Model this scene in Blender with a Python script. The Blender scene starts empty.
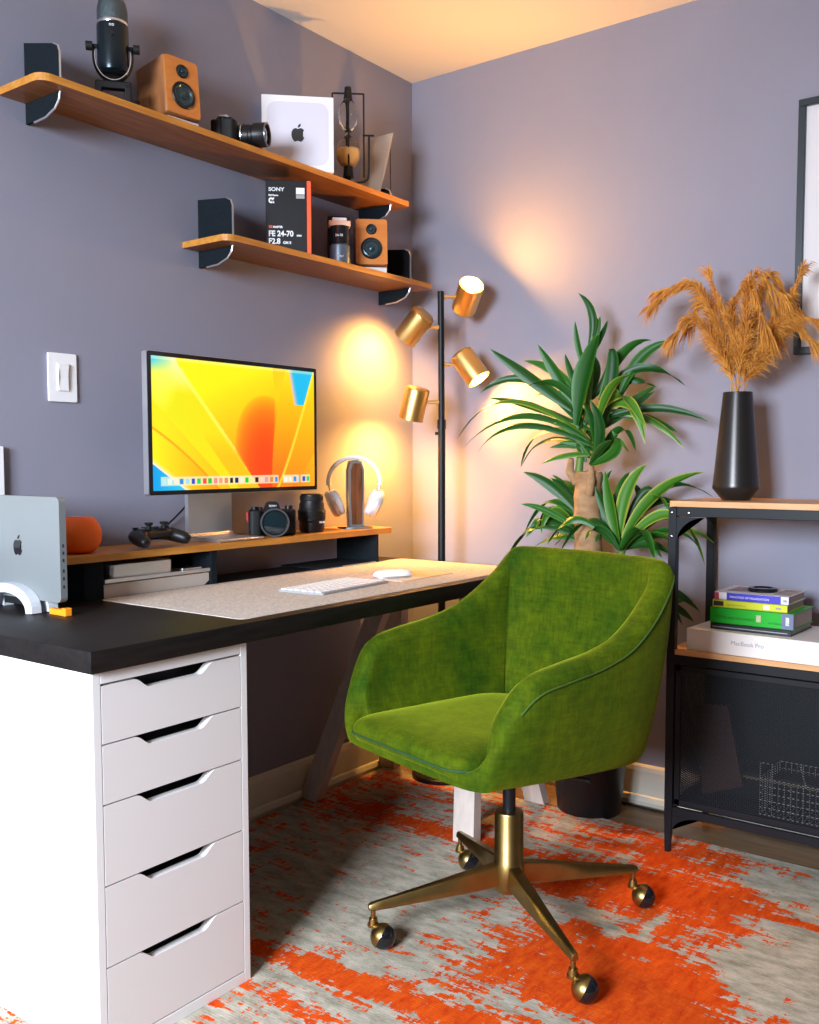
import bpy, bmesh, math, random
from mathutils import Vector, Matrix, noise as mnoise
C = bpy.context.scene.collection
PI = math.pi
random.seed(11)

E_WIN = (135,)
E_BULB = (31,27,36,40)
# leaf, plume and rug wear tables in room coordinates (metres)
LV1=[((-1.326,2.580,1.209),(-1.445,2.540,1.306),(-1.561,2.500,1.396),0.042),((-1.293,2.600,1.165),(-1.451,2.550,1.301),(-1.596,2.500,1.266),0.030),((-1.297,2.600,1.223),(-1.394,2.600,1.325),(-1.501,2.600,1.365),0.032),((-1.267,2.580,1.120),(-1.514,2.540,1.244),(-1.677,2.500,1.130),0.030),((-1.268,2.570,1.120),(-1.470,2.525,1.196),(-1.641,2.480,1.102),0.028),((-1.257,2.560,1.105),(-1.473,2.530,1.167),(-1.603,2.500,1.087),0.026),((-1.271,2.600,1.149),(-1.473,2.590,1.229),(-1.611,2.580,1.255),0.030),((-1.296,2.620,1.386),(-1.284,2.620,1.487),(-1.330,2.620,1.556),0.026),((-1.295,2.600,1.320),(-1.319,2.600,1.400),(-1.329,2.600,1.471),0.020),((-1.302,2.560,1.164),(-1.265,2.540,1.320),(-1.210,2.520,1.418),0.050),((-1.296,2.620,1.356),(-1.276,2.630,1.429),(-1.268,2.640,1.485),0.022),((-1.246,2.600,1.236),(-1.183,2.610,1.363),(-1.097,2.620,1.400),0.034),((-1.190,2.600,1.234),(-1.137,2.630,1.353),(-1.055,2.660,1.398),0.034),((-1.230,2.600,1.250),(-1.135,2.625,1.324),(-1.008,2.650,1.268),0.030),((-1.245,2.600,1.178),(-1.090,2.630,1.209),(-0.947,2.660,1.169),0.026),((-1.247,2.570,1.177),(-1.160,2.535,1.244),(-1.058,2.500,1.143),0.042),((-1.208,2.620,1.192),(-1.113,2.650,1.176),(-1.043,2.680,1.141),0.024),((-1.301,2.600,1.238),(-1.337,2.600,1.313),(-1.361,2.600,1.377),0.024),((-1.245,2.600,1.149),(-1.190,2.650,1.207),(-1.120,2.700,1.262),0.034),((-1.276,2.600,1.076),(-1.345,2.575,1.076),(-1.412,2.550,1.050),0.022),((-1.280,2.620,1.091),(-1.347,2.610,1.106),(-1.412,2.600,1.098),0.020),((-1.235,2.580,1.119),(-1.193,2.565,1.317),(-1.199,2.550,1.373),0.040),((-1.245,2.550,1.061),(-1.209,2.525,1.146),(-1.229,2.500,1.231),0.034),((-1.256,2.560,1.047),(-1.169,2.540,1.090),(-1.170,2.520,1.145),0.034),((-1.254,2.600,1.061),(-1.182,2.600,1.148),(-1.132,2.600,1.084),0.028),((-1.276,2.600,1.076),(-1.323,2.575,1.150),(-1.389,2.550,1.186),0.030),((-1.256,2.560,1.047),(-1.211,2.530,1.090),(-1.160,2.500,1.117),0.026),((-1.289,2.600,1.056),(-1.326,2.600,1.121),(-1.376,2.600,1.146),0.028),((-1.304,2.640,1.240),(-1.284,2.650,1.329),(-1.309,2.660,1.384),0.036),((-1.264,2.640,1.165),(-1.208,2.680,1.283),(-1.170,2.720,1.357),0.030),((-1.283,2.640,1.121),(-1.408,2.660,1.245),(-1.562,2.680,1.340),0.030),((-1.229,2.540,1.147),(-1.166,2.495,1.255),(-1.081,2.450,1.289),0.030)]
LV2=[((-1.181,2.600,0.815),(-1.164,2.600,0.961),(-1.099,2.600,1.050),0.042),((-1.172,2.580,0.817),(-1.197,2.570,0.932),(-1.209,2.560,1.033),0.034),((-1.212,2.620,0.827),(-1.257,2.630,0.943),(-1.224,2.640,1.032),0.034),((-1.175,2.600,0.815),(-1.086,2.630,0.961),(-0.955,2.660,1.027),0.040),((-1.175,2.600,0.807),(-1.075,2.640,0.975),(-0.936,2.680,0.957),0.032),((-1.172,2.600,0.807),(-1.058,2.600,0.906),(-0.965,2.600,0.862),0.032),((-1.143,2.660,0.857),(-1.035,2.690,0.932),(-0.945,2.720,0.870),0.026),((-1.142,2.660,0.813),(-1.035,2.695,0.859),(-0.948,2.730,0.823),0.020),((-1.134,2.640,0.858),(-1.036,2.680,0.889),(-0.969,2.720,0.757),0.030),((-1.169,2.580,0.803),(-1.250,2.550,0.888),(-1.330,2.520,0.792),0.030),((-1.164,2.570,0.804),(-1.089,2.535,0.866),(-1.030,2.500,0.789),0.036),((-1.184,2.620,0.828),(-1.101,2.630,0.947),(-1.051,2.640,0.919),0.030),((-1.163,2.560,0.804),(-1.208,2.530,0.862),(-1.240,2.500,0.833),0.030),((-1.196,2.640,0.811),(-1.144,2.660,0.930),(-1.185,2.680,1.002),0.030),((-1.180,2.620,0.799),(-1.095,2.620,0.818),(-1.029,2.620,0.790),0.030),((-1.215,2.660,0.809),(-1.280,2.680,0.880),(-1.298,2.700,0.985),0.040),((-1.156,2.660,0.679),(-1.061,2.690,0.683),(-0.981,2.720,0.622),0.030),((-1.140,2.660,0.650),(-1.060,2.690,0.639),(-0.999,2.720,0.591),0.030),((-1.180,2.680,0.675),(-1.099,2.710,0.648),(-1.019,2.740,0.657),0.030)]
LV3=[((-1.337,2.640,0.904),(-1.419,2.620,0.985),(-1.502,2.600,1.025),0.036),((-1.306,2.600,0.847),(-1.386,2.560,0.906),(-1.462,2.520,0.930),0.024),((-1.329,2.660,0.818),(-1.447,2.610,0.872),(-1.534,2.560,0.759),0.050),((-1.354,2.680,0.871),(-1.440,2.660,0.938),(-1.517,2.640,0.836),0.034),((-1.319,2.640,0.826),(-1.396,2.610,0.910),(-1.427,2.580,0.837),0.030),((-1.219,2.540,0.861),(-1.298,2.520,0.888),(-1.362,2.500,0.813),0.026),((-1.357,2.700,0.907),(-1.410,2.700,0.984),(-1.455,2.700,1.015),0.022),((-1.358,2.700,0.938),(-1.390,2.710,0.984),(-1.438,2.720,0.999),0.030),((-1.339,2.700,0.800),(-1.415,2.680,0.829),(-1.510,2.660,0.778),0.034)]
PMP=[[(-0.846,2.600,1.247),(-0.893,2.587,1.408),(-0.967,2.573,1.535),(-1.071,2.560,1.488)],[(-0.848,2.600,1.247),(-0.908,2.600,1.397),(-0.968,2.600,1.537),(-1.068,2.600,1.528)],[(-0.848,2.600,1.247),(-0.895,2.573,1.359),(-0.949,2.547,1.440),(-0.999,2.520,1.388)],[(-0.843,2.600,1.247),(-0.874,2.613,1.396),(-0.913,2.627,1.494),(-0.947,2.640,1.575)],[(-0.840,2.600,1.247),(-0.833,2.583,1.403),(-0.799,2.567,1.537),(-0.718,2.550,1.465)],[(-0.838,2.600,1.247),(-0.814,2.607,1.377),(-0.783,2.613,1.542),(-0.712,2.620,1.458)],[(-0.835,2.600,1.247),(-0.780,2.583,1.347),(-0.712,2.567,1.421),(-0.625,2.550,1.402)],[(-0.835,2.600,1.247),(-0.779,2.600,1.327),(-0.716,2.600,1.405),(-0.651,2.600,1.352)],[(-0.840,2.600,1.247),(-0.819,2.567,1.387),(-0.799,2.533,1.501),(-0.741,2.500,1.374)],[(-0.843,2.600,1.247),(-0.854,2.593,1.366),(-0.862,2.587,1.463),(-0.829,2.580,1.519)],[(-0.840,2.600,1.247),(-0.797,2.620,1.377),(-0.733,2.640,1.478),(-0.703,2.660,1.560)],[(-0.846,2.600,1.247),(-0.885,2.600,1.356),(-0.940,2.600,1.494),(-0.980,2.600,1.430)],[(-0.840,2.600,1.247),(-0.820,2.593,1.364),(-0.779,2.587,1.507),(-0.739,2.580,1.382)]]
RUGB=[(-2.109,2.232,0.350,0.100,0.35),(-1.691,2.217,0.350,0.060,0.90),(-1.450,2.226,0.200,0.050,0.60),(-2.285,2.420,0.300,0.100,0.50),(-1.878,2.462,0.300,0.050,0.20),(-1.592,2.500,0.400,0.080,0.20),(-1.438,1.970,0.300,0.140,-0.50),(-1.473,1.731,0.250,0.150,-0.45),(-1.413,1.590,0.200,0.060,-0.20),(-1.338,1.442,0.240,0.028,1.00),(-1.163,1.457,0.250,0.030,1.00),(-0.996,1.494,0.250,0.030,0.90),(-1.284,1.311,0.220,0.025,1.00),(-1.178,1.367,0.200,0.015,-0.50),(-1.050,1.505,0.120,0.080,0.10),(-1.052,1.694,0.120,0.100,0.35),(-0.951,1.647,0.120,0.080,0.45),(-1.172,1.605,0.100,0.080,-0.25),(-0.952,1.820,0.140,0.120,1.00),(-0.780,1.846,0.180,0.200,1.20),(-0.794,2.234,0.220,0.160,1.20),(-1.104,2.107,0.160,0.060,0.90),(-0.996,2.223,0.200,0.100,1.10),(-0.975,2.431,0.300,0.070,0.90),(-0.972,2.006,0.050,0.030,-1.30),(-1.060,2.024,0.100,0.010,-1.40),(-0.831,2.050,0.012,0.090,-1.60),(-0.895,1.974,0.035,0.020,-1.30),(-0.663,1.793,0.120,0.180,0.90),(-0.674,2.026,0.050,0.200,0.50),(-0.782,1.661,0.200,0.100,0.70),(-0.859,1.583,0.100,0.020,-1.20),(-0.596,1.982,0.120,0.090,-1.40),(-0.586,2.202,0.130,0.050,-1.20),(-0.504,1.978,0.160,0.140,-1.30),(-0.647,2.424,0.120,0.070,-1.50),(-0.644,2.596,0.120,0.050,-1.00),(-0.621,2.248,0.300,0.014,2.20),(-0.497,1.916,0.020,0.100,1.20),(-0.900,2.528,0.300,0.050,0.70),(-1.311,2.498,0.350,0.090,-0.15),(-1.090,2.565,0.150,0.060,0.40),(-1.149,1.939,0.080,0.060,0.10),(-1.195,1.752,0.200,0.030,-0.30)]

# ------------------------------------------------------------------ materials
def _nodes(name):
    m = bpy.data.materials.new(name); m.use_nodes = True
    nt = m.node_tree; b = nt.nodes['Principled BSDF']
    return m, nt, b
def mat(name, col, rough=.5, metal=0., var=0., scale=20., bump=0., bscale=200., spec=None, sheen=0., coat=0., stretch=(1,1,1), col2=None, alpha=1, trans=0):
    m, nt, b = _nodes(name)
    b.inputs['Base Color'].default_value = (*col, 1); b.inputs['Roughness'].default_value = rough
    b.inputs['Metallic'].default_value = metal
    if spec is not None: b.inputs['Specular IOR Level'].default_value = spec
    if sheen: b.inputs['Sheen Weight'].default_value = sheen; b.inputs['Sheen Roughness'].default_value = .4
    if coat: b.inputs['Coat Weight'].default_value = coat
    if trans: b.inputs['Transmission Weight'].default_value = trans
    tc = nt.nodes.new('ShaderNodeTexCoord'); mp = nt.nodes.new('ShaderNodeMapping')
    mp.inputs['Scale'].default_value = stretch
    nt.links.new(tc.outputs['Object'], mp.inputs['Vector'])
    if var or col2:
        n = nt.nodes.new('ShaderNodeTexNoise'); n.inputs['Scale'].default_value = scale; n.inputs['Detail'].default_value = 5
        nt.links.new(mp.outputs[0], n.inputs['Vector'])
        r = nt.nodes.new('ShaderNodeValToRGB'); r.color_ramp.elements[0].position = .32; r.color_ramp.elements[1].position = .68
        c2 = col2 if col2 else tuple(min(1, c*(1+var)) for c in col)
        c1 = col if col2 else tuple(c*(1-var) for c in col)
        r.color_ramp.elements[0].color = (*c1, 1); r.color_ramp.elements[1].color = (*c2, 1)
        nt.links.new(n.outputs['Fac'], r.inputs[0]); nt.links.new(r.outputs[0], b.inputs['Base Color'])
    if bump:
        n2 = nt.nodes.new('ShaderNodeTexNoise'); n2.inputs['Scale'].default_value = bscale; n2.inputs['Detail'].default_value = 3
        nt.links.new(mp.outputs[0], n2.inputs['Vector'])
        bp = nt.nodes.new('ShaderNodeBump'); bp.inputs['Strength'].default_value = bump; bp.inputs['Distance'].default_value = .002
        nt.links.new(n2.outputs['Fac'], bp.inputs['Height']); nt.links.new(bp.outputs[0], b.inputs['Normal'])
    return m
def emis(name, col, s):
    m, nt, b = _nodes(name)
    b.inputs['Base Color'].default_value = (*col, 1)
    b.inputs['Emission Color'].default_value = (*col, 1); b.inputs['Emission Strength'].default_value = s
    return m
M = {}
M['wall'] = mat('wall_paint', (.245,.245,.31), .72, var=.03, scale=3, bump=.08, bscale=350)
M['wall2'] = mat('wall_low_bounce', (.06,.055,.06), .8)  # for the unseen walls, darkened to cut their bounce light
M['ceil'] = mat('ceiling_paint', (.78,.74,.68), .8, bump=.05, bscale=300)
M['trim'] = mat('trim_paint', (.72,.68,.58), .35)
M['floor'] = mat('floor_wood', (.16,.09,.045), .4, col2=(.28,.17,.09), scale=4, stretch=(1,12,1), bump=.1, bscale=40)
M['white'] = mat('white_laminate', (.80,.79,.78), .35)
M['white_d'] = mat('white_drawer', (.76,.73,.715), .38)
M['desk'] = mat('black_brown_wood', (.005,.004,.0035), .46, col2=(.012,.009,.0075), spec=.2, scale=9, stretch=(10,1,10), bump=.12, bscale=60)
M['black'] = mat('black_plastic', (.006,.006,.007), .4, spec=.35)
M['blackm'] = mat('black_powder_metal', (.005,.0065,.009), .45, spec=.3)
M['gloss'] = mat('gloss_black', (.008,.008,.01), .12)
M['rubber'] = mat('black_rubber', (.006,.006,.006), .6, spec=.3)
M['felt'] = mat('charcoal_felt', (.006,.010,.014), .95, spec=.2, var=.2, scale=120, bump=.2, bscale=500)
M['feltgrey'] = mat('grey_wool_felt', (.54,.48,.42), .95, var=.22, scale=160, bump=.5, bscale=420)
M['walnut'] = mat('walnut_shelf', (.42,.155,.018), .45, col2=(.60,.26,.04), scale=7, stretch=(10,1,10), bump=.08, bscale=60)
M['shelfshade'] = mat('walnut_shelf_shaded', (.16,.055,.012), .45, col2=(.27,.10,.022), scale=7, stretch=(10,1,10), bump=.08, bscale=60)  # same walnut darkened, underside shade put into the colour
M['walnutd'] = mat('walnut_dark', (.08,.028,.012), .4, col2=(.20,.075,.03), scale=10, stretch=(12,12,1))
M['spkwood'] = mat('speaker_walnut', (.24,.09,.03), .4, col2=(.38,.15,.05), scale=9, stretch=(8,8,1))
M['spkfront'] = mat('speaker_front_orange_wood', (.55,.17,.03), .4, col2=(.66,.23,.045), scale=9, stretch=(1,1,6))
M['pine'] = mat('pine_top', (.60,.30,.11), .45, col2=(.72,.40,.17), scale=8, stretch=(1,9,9))
M['alu'] = mat('aluminium', (.72,.72,.73), .32, metal=.9)
M['alud'] = mat('aluminium_panel', (.24,.26,.26), .48, metal=.45)
M['silver'] = mat('silver_bright', (.8,.8,.8), .22, metal=1.)
M['brass'] = mat('antique_brass', (.33,.22,.075), .34, metal=1., var=.1, scale=30)
M['gold'] = mat('brushed_brass', (.82,.50,.17), .36, metal=1., bump=.1, bscale=200, stretch=(1,1,.05))
M['velvet'] = mat('green_velvet', (.017,.052,.0003), .85, col2=(.070,.098,.0005), scale=8, spec=.12, sheen=.35, bump=.5, bscale=260)
M['velvet'].node_tree.nodes['Principled BSDF'].inputs['Sheen Tint'].default_value = (.65,.75,.04,1)
M['piping'] = mat('green_piping', (.035,.085,.001), .8)
M['orange'] = mat('orange_mesh_fabric', (1.,.15,.003), .65, bump=.3, bscale=600)
M['whitep'] = mat('white_plastic', (.82,.82,.83), .3)
M['offwhite'] = mat('warm_white_plastic', (.70,.71,.68), .35)
M['key'] = mat('white_keycap', (.85,.85,.85), .45)
M['glass_l'] = mat('lens_glass', (.008,.018,.022), .04, coat=1.)
M['leaf'] = None
M['trunk'] = mat('cane_bark', (.26,.14,.06), .8, col2=(.42,.25,.12), scale=22, stretch=(1,1,2), bump=.6, bscale=60)
M['soil'] = mat('potting_soil', (.03,.02,.012), .95, bump=.6, bscale=120)
M['pampas'] = mat('dried_pampas', (.52,.19,.02), .85, col2=(.74,.34,.055), scale=30)
M['vase'] = mat('vase_gunmetal', (.045,.04,.038), .3, metal=.65)
M['steel'] = mat('dark_steel', (.012,.016,.02), .5, spec=.3)
M['basket'] = mat('basket_wire', (.5,.5,.48), .4, metal=.6)
M['white_paper'] = mat('white_card', (.86,.85,.87), .5)
M['ink'] = mat('black_ink', (.02,.02,.022), .5)
M['greyink'] = mat('grey_ink', (.32,.32,.33), .5)
M['pages'] = mat('page_edges', (.45,.38,.32), .8, var=.2, scale=60, stretch=(1,1,30))
M['bulb'] = emis('lit_bulb', (1.,.83,.55), 14.)
M['sand'] = mat('amber_sand', (.95,.62,.25), .7)
M['trestle'] = mat('white_stained_wood', (.55,.46,.40), .55, var=.08, scale=12, stretch=(6,6,1))

def velvet_fix():
    m = M['velvet']; nt = m.node_tree
    # large soft patches in the pile
    n = [x for x in nt.nodes if x.type == 'TEX_NOISE'][0]; n.inputs['Roughness'].default_value = .7
    b = nt.nodes['Principled BSDF']; src = b.inputs['Base Color'].links[0].from_socket
    tc = [x for x in nt.nodes if x.type == 'TEX_COORD'][0]
    fac = []
    for st, sc in (((1,1,.12),150),((.15,.15,1),150),((1,1,1),45)):
        mp = nt.nodes.new('ShaderNodeMapping'); mp.inputs['Scale'].default_value = st; nt.links.new(tc.outputs['Object'], mp.inputs[0])
        q = nt.nodes.new('ShaderNodeTexNoise'); q.inputs['Scale'].default_value = sc; q.inputs['Detail'].default_value = 2; nt.links.new(mp.outputs[0], q.inputs['Vector']); fac.append(q.outputs['Fac'])
    a = nt.nodes.new('ShaderNodeMath'); a.operation = 'ADD'; nt.links.new(fac[0], a.inputs[0]); nt.links.new(fac[1], a.inputs[1])
    a2 = nt.nodes.new('ShaderNodeMath'); a2.operation = 'ADD'; nt.links.new(a.outputs[0], a2.inputs[0]); nt.links.new(fac[2], a2.inputs[1])
    r = nt.nodes.new('ShaderNodeMapRange'); r.inputs[1].default_value = 1.2; r.inputs[2].default_value = 1.8; r.inputs[3].default_value = .78; r.inputs[4].default_value = 1.22; nt.links.new(a2.outputs[0], r.inputs[0])
    mx = nt.nodes.new('ShaderNodeMix'); mx.data_type = 'RGBA'; mx.blend_type = 'MULTIPLY'; mx.inputs['Factor'].default_value = 1
    nt.links.new(src, mx.inputs['A']); nt.links.new(r.outputs[0], mx.inputs['B']); nt.links.new(mx.outputs['Result'], b.inputs['Base Color'])
velvet_fix()
# foliage: green with lighter yellow margins read from a face attribute
def leaf_mat():
    m, nt, b = _nodes('dracaena_leaf')
    a = nt.nodes.new('ShaderNodeAttribute'); a.attribute_name = 'tone'
    r = nt.nodes.new('ShaderNodeValToRGB')
    e = r.color_ramp.elements
    e[0].position = 0; e[0].color = (.006,.045,.008,1); e[1].position = 1; e[1].color = (.48,.42,.06,1)
    x = e.new(.35); x.color = (.015,.11,.008,1); x = e.new(.7); x.color = (.07,.21,.015,1)
    nt.links.new(a.outputs['Fac'], r.inputs[0]); nt.links.new(r.outputs[0], b.inputs['Base Color'])
    b.inputs['Roughness'].default_value = .42; b.inputs['Specular IOR Level'].default_value = .35
    return m
M['leaf'] = leaf_mat()

# ------------------------------------------------------------------ object helpers
def tag(o, label=None, cat=None, group=None, kind=None):
    if label: o['label'] = label
    if cat: o['category'] = cat
    if group: o['group'] = group
    if kind: o['kind'] = kind
    return o
def obj(name, bm, m, parent=None, smooth=None, loc=None):
    me = bpy.data.meshes.new(name)
    bmesh.ops.recalc_face_normals(bm, faces=bm.faces)
    bm.to_mesh(me); bm.free()
    ms = m if isinstance(m, (list, tuple)) else [m]
    for x in ms: me.materials.append(x)
    if smooth is not None:
        try:
            me.shade_smooth(); me.set_sharp_from_angle(angle=math.radians(smooth))
        except Exception: pass
    o = bpy.data.objects.new(name, me); C.objects.link(o)
    if parent: o.parent = parent
    if loc: o.location = loc
    return o
def thing(name, label, cat, loc=(0,0,0), rz=0, group=None):
    o = bpy.data.objects.new(name, None); C.objects.link(o)
    o.empty_display_size = .05
    o.location = loc; o.rotation_euler = (0,0,rz)
    return tag(o, label, cat, group)
def B(): return bmesh.new()
def box(bm, x0, x1, y0, y1, z0, z1, bev=0, seg=2, mi=0):
    r = bmesh.ops.create_cube(bm, size=1)
    vs = r['verts']
    for v in vs:
        v.co = Vector((x0+(v.co.x+.5)*(x1-x0), y0+(v.co.y+.5)*(y1-y0), z0+(v.co.z+.5)*(z1-z0)))
    fs = set(f for v in vs for f in v.link_faces)
    for f in fs: f.material_index = mi
    if bev:
        es = list(set(e for v in vs for e in v.link_edges))
        rr = bmesh.ops.bevel(bm, geom=es, offset=bev, segments=seg, profile=.5, affect='EDGES')
        for f in rr['faces']: f.material_index = mi
    return bm
def xf(bm, mtx, start=0):
    bm.verts.ensure_lookup_table()
    for v in bm.verts[start:]: v.co = mtx @ v.co
    return bm
def basis(d):
    d = Vector(d).normalized()
    u = d.cross(Vector((0,0,1)))
    if u.length < 1e-4: u = Vector((1,0,0))
    u.normalize(); return u, d.cross(u).normalized(), d
def lathe(bm, prof, seg=32, origin=(0,0,0), axis=(0,0,1), cap=True, mi=0):
    """prof: list of (radius, distance along axis)"""
    o = Vector(origin); u, w, d = basis(axis); rings = []
    for r, h in prof:
        rings.append([bm.verts.new(o + d*h + (u*math.cos(2*PI*i/seg) + w*math.sin(2*PI*i/seg))*max(r,1e-5)) for i in range(seg)])
    for a, b in zip(rings, rings[1:]):
        for i in range(seg):
            f = bm.faces.new((a[i], a[(i+1)%seg], b[(i+1)%seg], b[i])); f.material_index = mi
    if cap:
        for R in (rings[0], rings[-1]):
            try: f = bm.faces.new(R); f.material_index = mi
            except ValueError: pass
    return bm
def cyl(bm, p0, p1, r0, r1=None, seg=20, mi=0):
    p0, p1 = Vector(p0), Vector(p1); L = (p1-p0).length
    return lathe(bm, [(r0,0),(r1 if r1 is not None else r0, L)], seg, p0, p1-p0, mi=mi)
def tube(bm, pts, r, seg=8, closed=False, mi=0, rads=None):
    pts = [Vector(p) for p in pts]; n = len(pts); rings = []; pu = None
    for i, p in enumerate(pts):
        if closed: d = pts[(i+1)%n]-pts[i-1]
        else: d = pts[min(i+1,n-1)]-pts[max(i-1,0)]
        d.normalize()
        if pu is None: u, w, _ = basis(d)
        else:
            u = pu - d*pu.dot(d); u.normalize(); w = d.cross(u)
        pu = u; rr = rads[i] if rads else r
        rings.append([bm.verts.new(p+(u*math.cos(2*PI*k/seg)+w*math.sin(2*PI*k/seg))*rr) for k in range(seg)])
    m = n if closed else n-1
    for i in range(m):
        a, b = rings[i], rings[(i+1)%n]
        for k in range(seg):
            f = bm.faces.new((a[k], a[(k+1)%seg], b[(k+1)%seg], b[k])); f.material_index = mi
    if not closed:
        bm.faces.new(rings[0]); bm.faces.new(rings[-1])
    return bm
def catmull(pts, n=8, closed=False):
    pts = [Vector(p) for p in pts]; out = []; N = len(pts)
    rng = range(N if closed else N-1)
    for i in rng:
        g = (lambda k: pts[k % N]) if closed else (lambda k: pts[min(max(k,0),N-1)])
        p0,p1,p2,p3 = g(i-1),g(i),g(i+1),g(i+2)
        for k in range(n):
            t = k/n
            out.append(.5*((2*p1)+(p2-p0)*t+(2*p0-5*p1+4*p2-p3)*t*t+(-p0+3*p1-3*p2+p3)*t**3))
    if not closed: out.append(pts[-1])
    return out
def prism(bm, poly, mtx, depth, mi=0):
    """poly in 2D (x,y), extruded along z by depth, then placed by mtx"""
    a = [bm.verts.new(mtx @ Vector((x,y,0))) for x,y in poly]
    b = [bm.verts.new(mtx @ Vector((x,y,depth))) for x,y in poly]
    n = len(poly)
    f1 = bm.faces.new(a); f2 = bm.faces.new(b); f1.material_index = f2.material_index = mi
    for i in range(n):
        f = bm.faces.new((a[i], a[(i+1)%n], b[(i+1)%n], b[i])); f.material_index = mi
    bmesh.ops.triangulate(bm, faces=[f1, f2])
    return bm
def frame_m(o, x, y):
    x = Vector(x).normalized(); y = Vector(y).normalized(); z = x.cross(y)
    m = Matrix((( x.x,y.x,z.x,o[0]),(x.y,y.y,z.y,o[1]),(x.z,y.z,z.z,o[2]),(0,0,0,1)))
    return m
def rrect(x0,x1,y0,y1,r,n=6):
    out = []
    rs = r if isinstance(r,(list,tuple)) else [r]*4      # bl, br, tr, tl
    for (cx,cy,a,q) in ((x0+rs[0],y0+rs[0],180,rs[0]),(x1-rs[1],y0+rs[1],270,rs[1]),(x1-rs[2],y1-rs[2],0,rs[2]),(x0+rs[3],y1-rs[3],90,rs[3])):
        if q <= 0: out.append((cx,cy)); continue
        for k in range(n+1):
            t = math.radians(a+90*k/n); out.append((cx+q*math.cos(t), cy+q*math.sin(t)))
    return out
def slab(bm, poly, z0, z1, mtx=None, mi=0):
    m = (mtx or Matrix.Identity(4)) @ Matrix.Translation((0,0,z0))
    return prism(bm, poly, m, z1-z0, mi)
FONTS = []
def text(name, s, size, mtx, m, parent, ext=.0003, align='LEFT', bold=0, shear=0, sx=1):
    cu = bpy.data.curves.new('lettering', 'FONT'); cu.body = s; cu.size = size; cu.extrude = ext
    cu.align_x = align; cu.offset = bold; cu.shear = shear
    t = bpy.data.objects.new('lettering', cu); C.objects.link(t)
    bpy.context.view_layer.update()
    dg = bpy.context.evaluated_depsgraph_get()
    me = bpy.data.meshes.new_from_object(t.evaluated_get(dg), depsgraph=dg)
    bpy.data.objects.remove(t); bpy.data.curves.remove(cu)
    me.transform(mtx @ Matrix.Diagonal((sx,1,1,1))); me.materials.clear(); me.materials.append(m)
    me.name = name
    o = bpy.data.objects.new(name, me); C.objects.link(o); o.parent = parent
    return o
FRUIT = [(0,.38),(.12,.43),(.26,.44),(.38,.37),(.45,.27),(.35,.19),(.30,.08),(.30,-.04),(.37,-.15),(.46,-.20),(.41,-.33),(.31,-.47),(.2,-.53),(.09,-.48),(0,-.455),(-.09,-.48),(-.2,-.53),(-.32,-.46),(-.42,-.28),(-.47,-.06),(-.46,.14),(-.38,.31),(-.27,.4),(-.14,.43)]
FLEAF = [(0,.47),(.0,.58),(.07,.69),(.2,.76),(.21,.64),(.14,.53),(.06,.48)]
def fruit_mark(parent, mtx, h, m, d=.0008):
    bm = B(); s = h/1.3
    prism(bm, [(x*s,y*s-.1*s) for x,y in FRUIT], mtx, d); prism(bm, [(x*s,y*s-.1*s) for x,y in FLEAF], mtx, d)
    return obj('logo', bm, m, parent)

# ------------------------------------------------------------------ room shell
WX, WY, RX, FY, CEIL, FZ = -2.075, 2.80, 1.75, -1.75, 2.385, -.008
def struct(name, bm, m, label=None):
    o = obj(name, bm, m); o['kind'] = 'structure'
    return o
struct('floor', box(B(), WX-.1, RX+.1, FY-.1, WY+.1, FZ-.1, FZ), M['floor'])
struct('ceiling', box(B(), WX-.1, RX+.1, FY-.1, WY+.1, CEIL, CEIL+.1), M['ceil'])
struct('wall_left', box(B(), WX-.1, WX, FY-.1, WY+.1, FZ, CEIL), M['wall'])
struct('wall_back', box(B(), WX, RX, WY, WY+.1, FZ, CEIL), M['wall'])
struct('wall_right', box(B(), RX, RX+.1, FY-.1, WY+.1, FZ, CEIL), M['wall2'])
WIN = ((-1.35,-.15,1.0,2.1),)                            # the window in the front wall, behind the camera
bm = B()
box(bm, WX, WIN[0][0], FY-.1, FY, FZ, CEIL); box(bm, WIN[0][1], RX, FY-.1, FY, FZ, CEIL)
for a,b,c,d in WIN: box(bm, a, b, FY-.1, FY, FZ, c); box(bm, a, b, FY-.1, FY, d, CEIL)
struct('wall_front', bm, M['wall2'])
for k,(a,b,c,d) in enumerate(WIN):
    bm = B()
    for q in ((a,b,c,c+.05),(a,b,d-.05,d),(a,a+.05,c,d),(b-.05,b,c,d),((a+b)/2-.02,(a+b)/2+.02,c,d)):
        box(bm, q[0], q[1], FY-.08, FY-.03, q[2], q[3])
    struct('window_%d'%(k+1), bm, M['trim'])
def baseboard(name, fx):
    bm = B()
    prof = [(0,0),(.022,0),(.024,.012),(.018,.026),(.013,.03),(.013,.105),(.010,.118),(.004,.124),(0,.124)]
    fx(bm, prof); struct(name, bm, M['trim'])
def bb_left(bm, prof):
    prism(bm, prof, frame_m((WX, WY, FZ), (1,0,0), (0,0,1)), WY-FY)
def bb_back(bm, prof):
    prism(bm, prof, frame_m((WX+.024, WY, FZ), (0,-1,0), (0,0,1)) , -(RX-WX-.05))
baseboard('baseboard_left', bb_left); baseboard('baseboard_back', bb_back)

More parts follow.
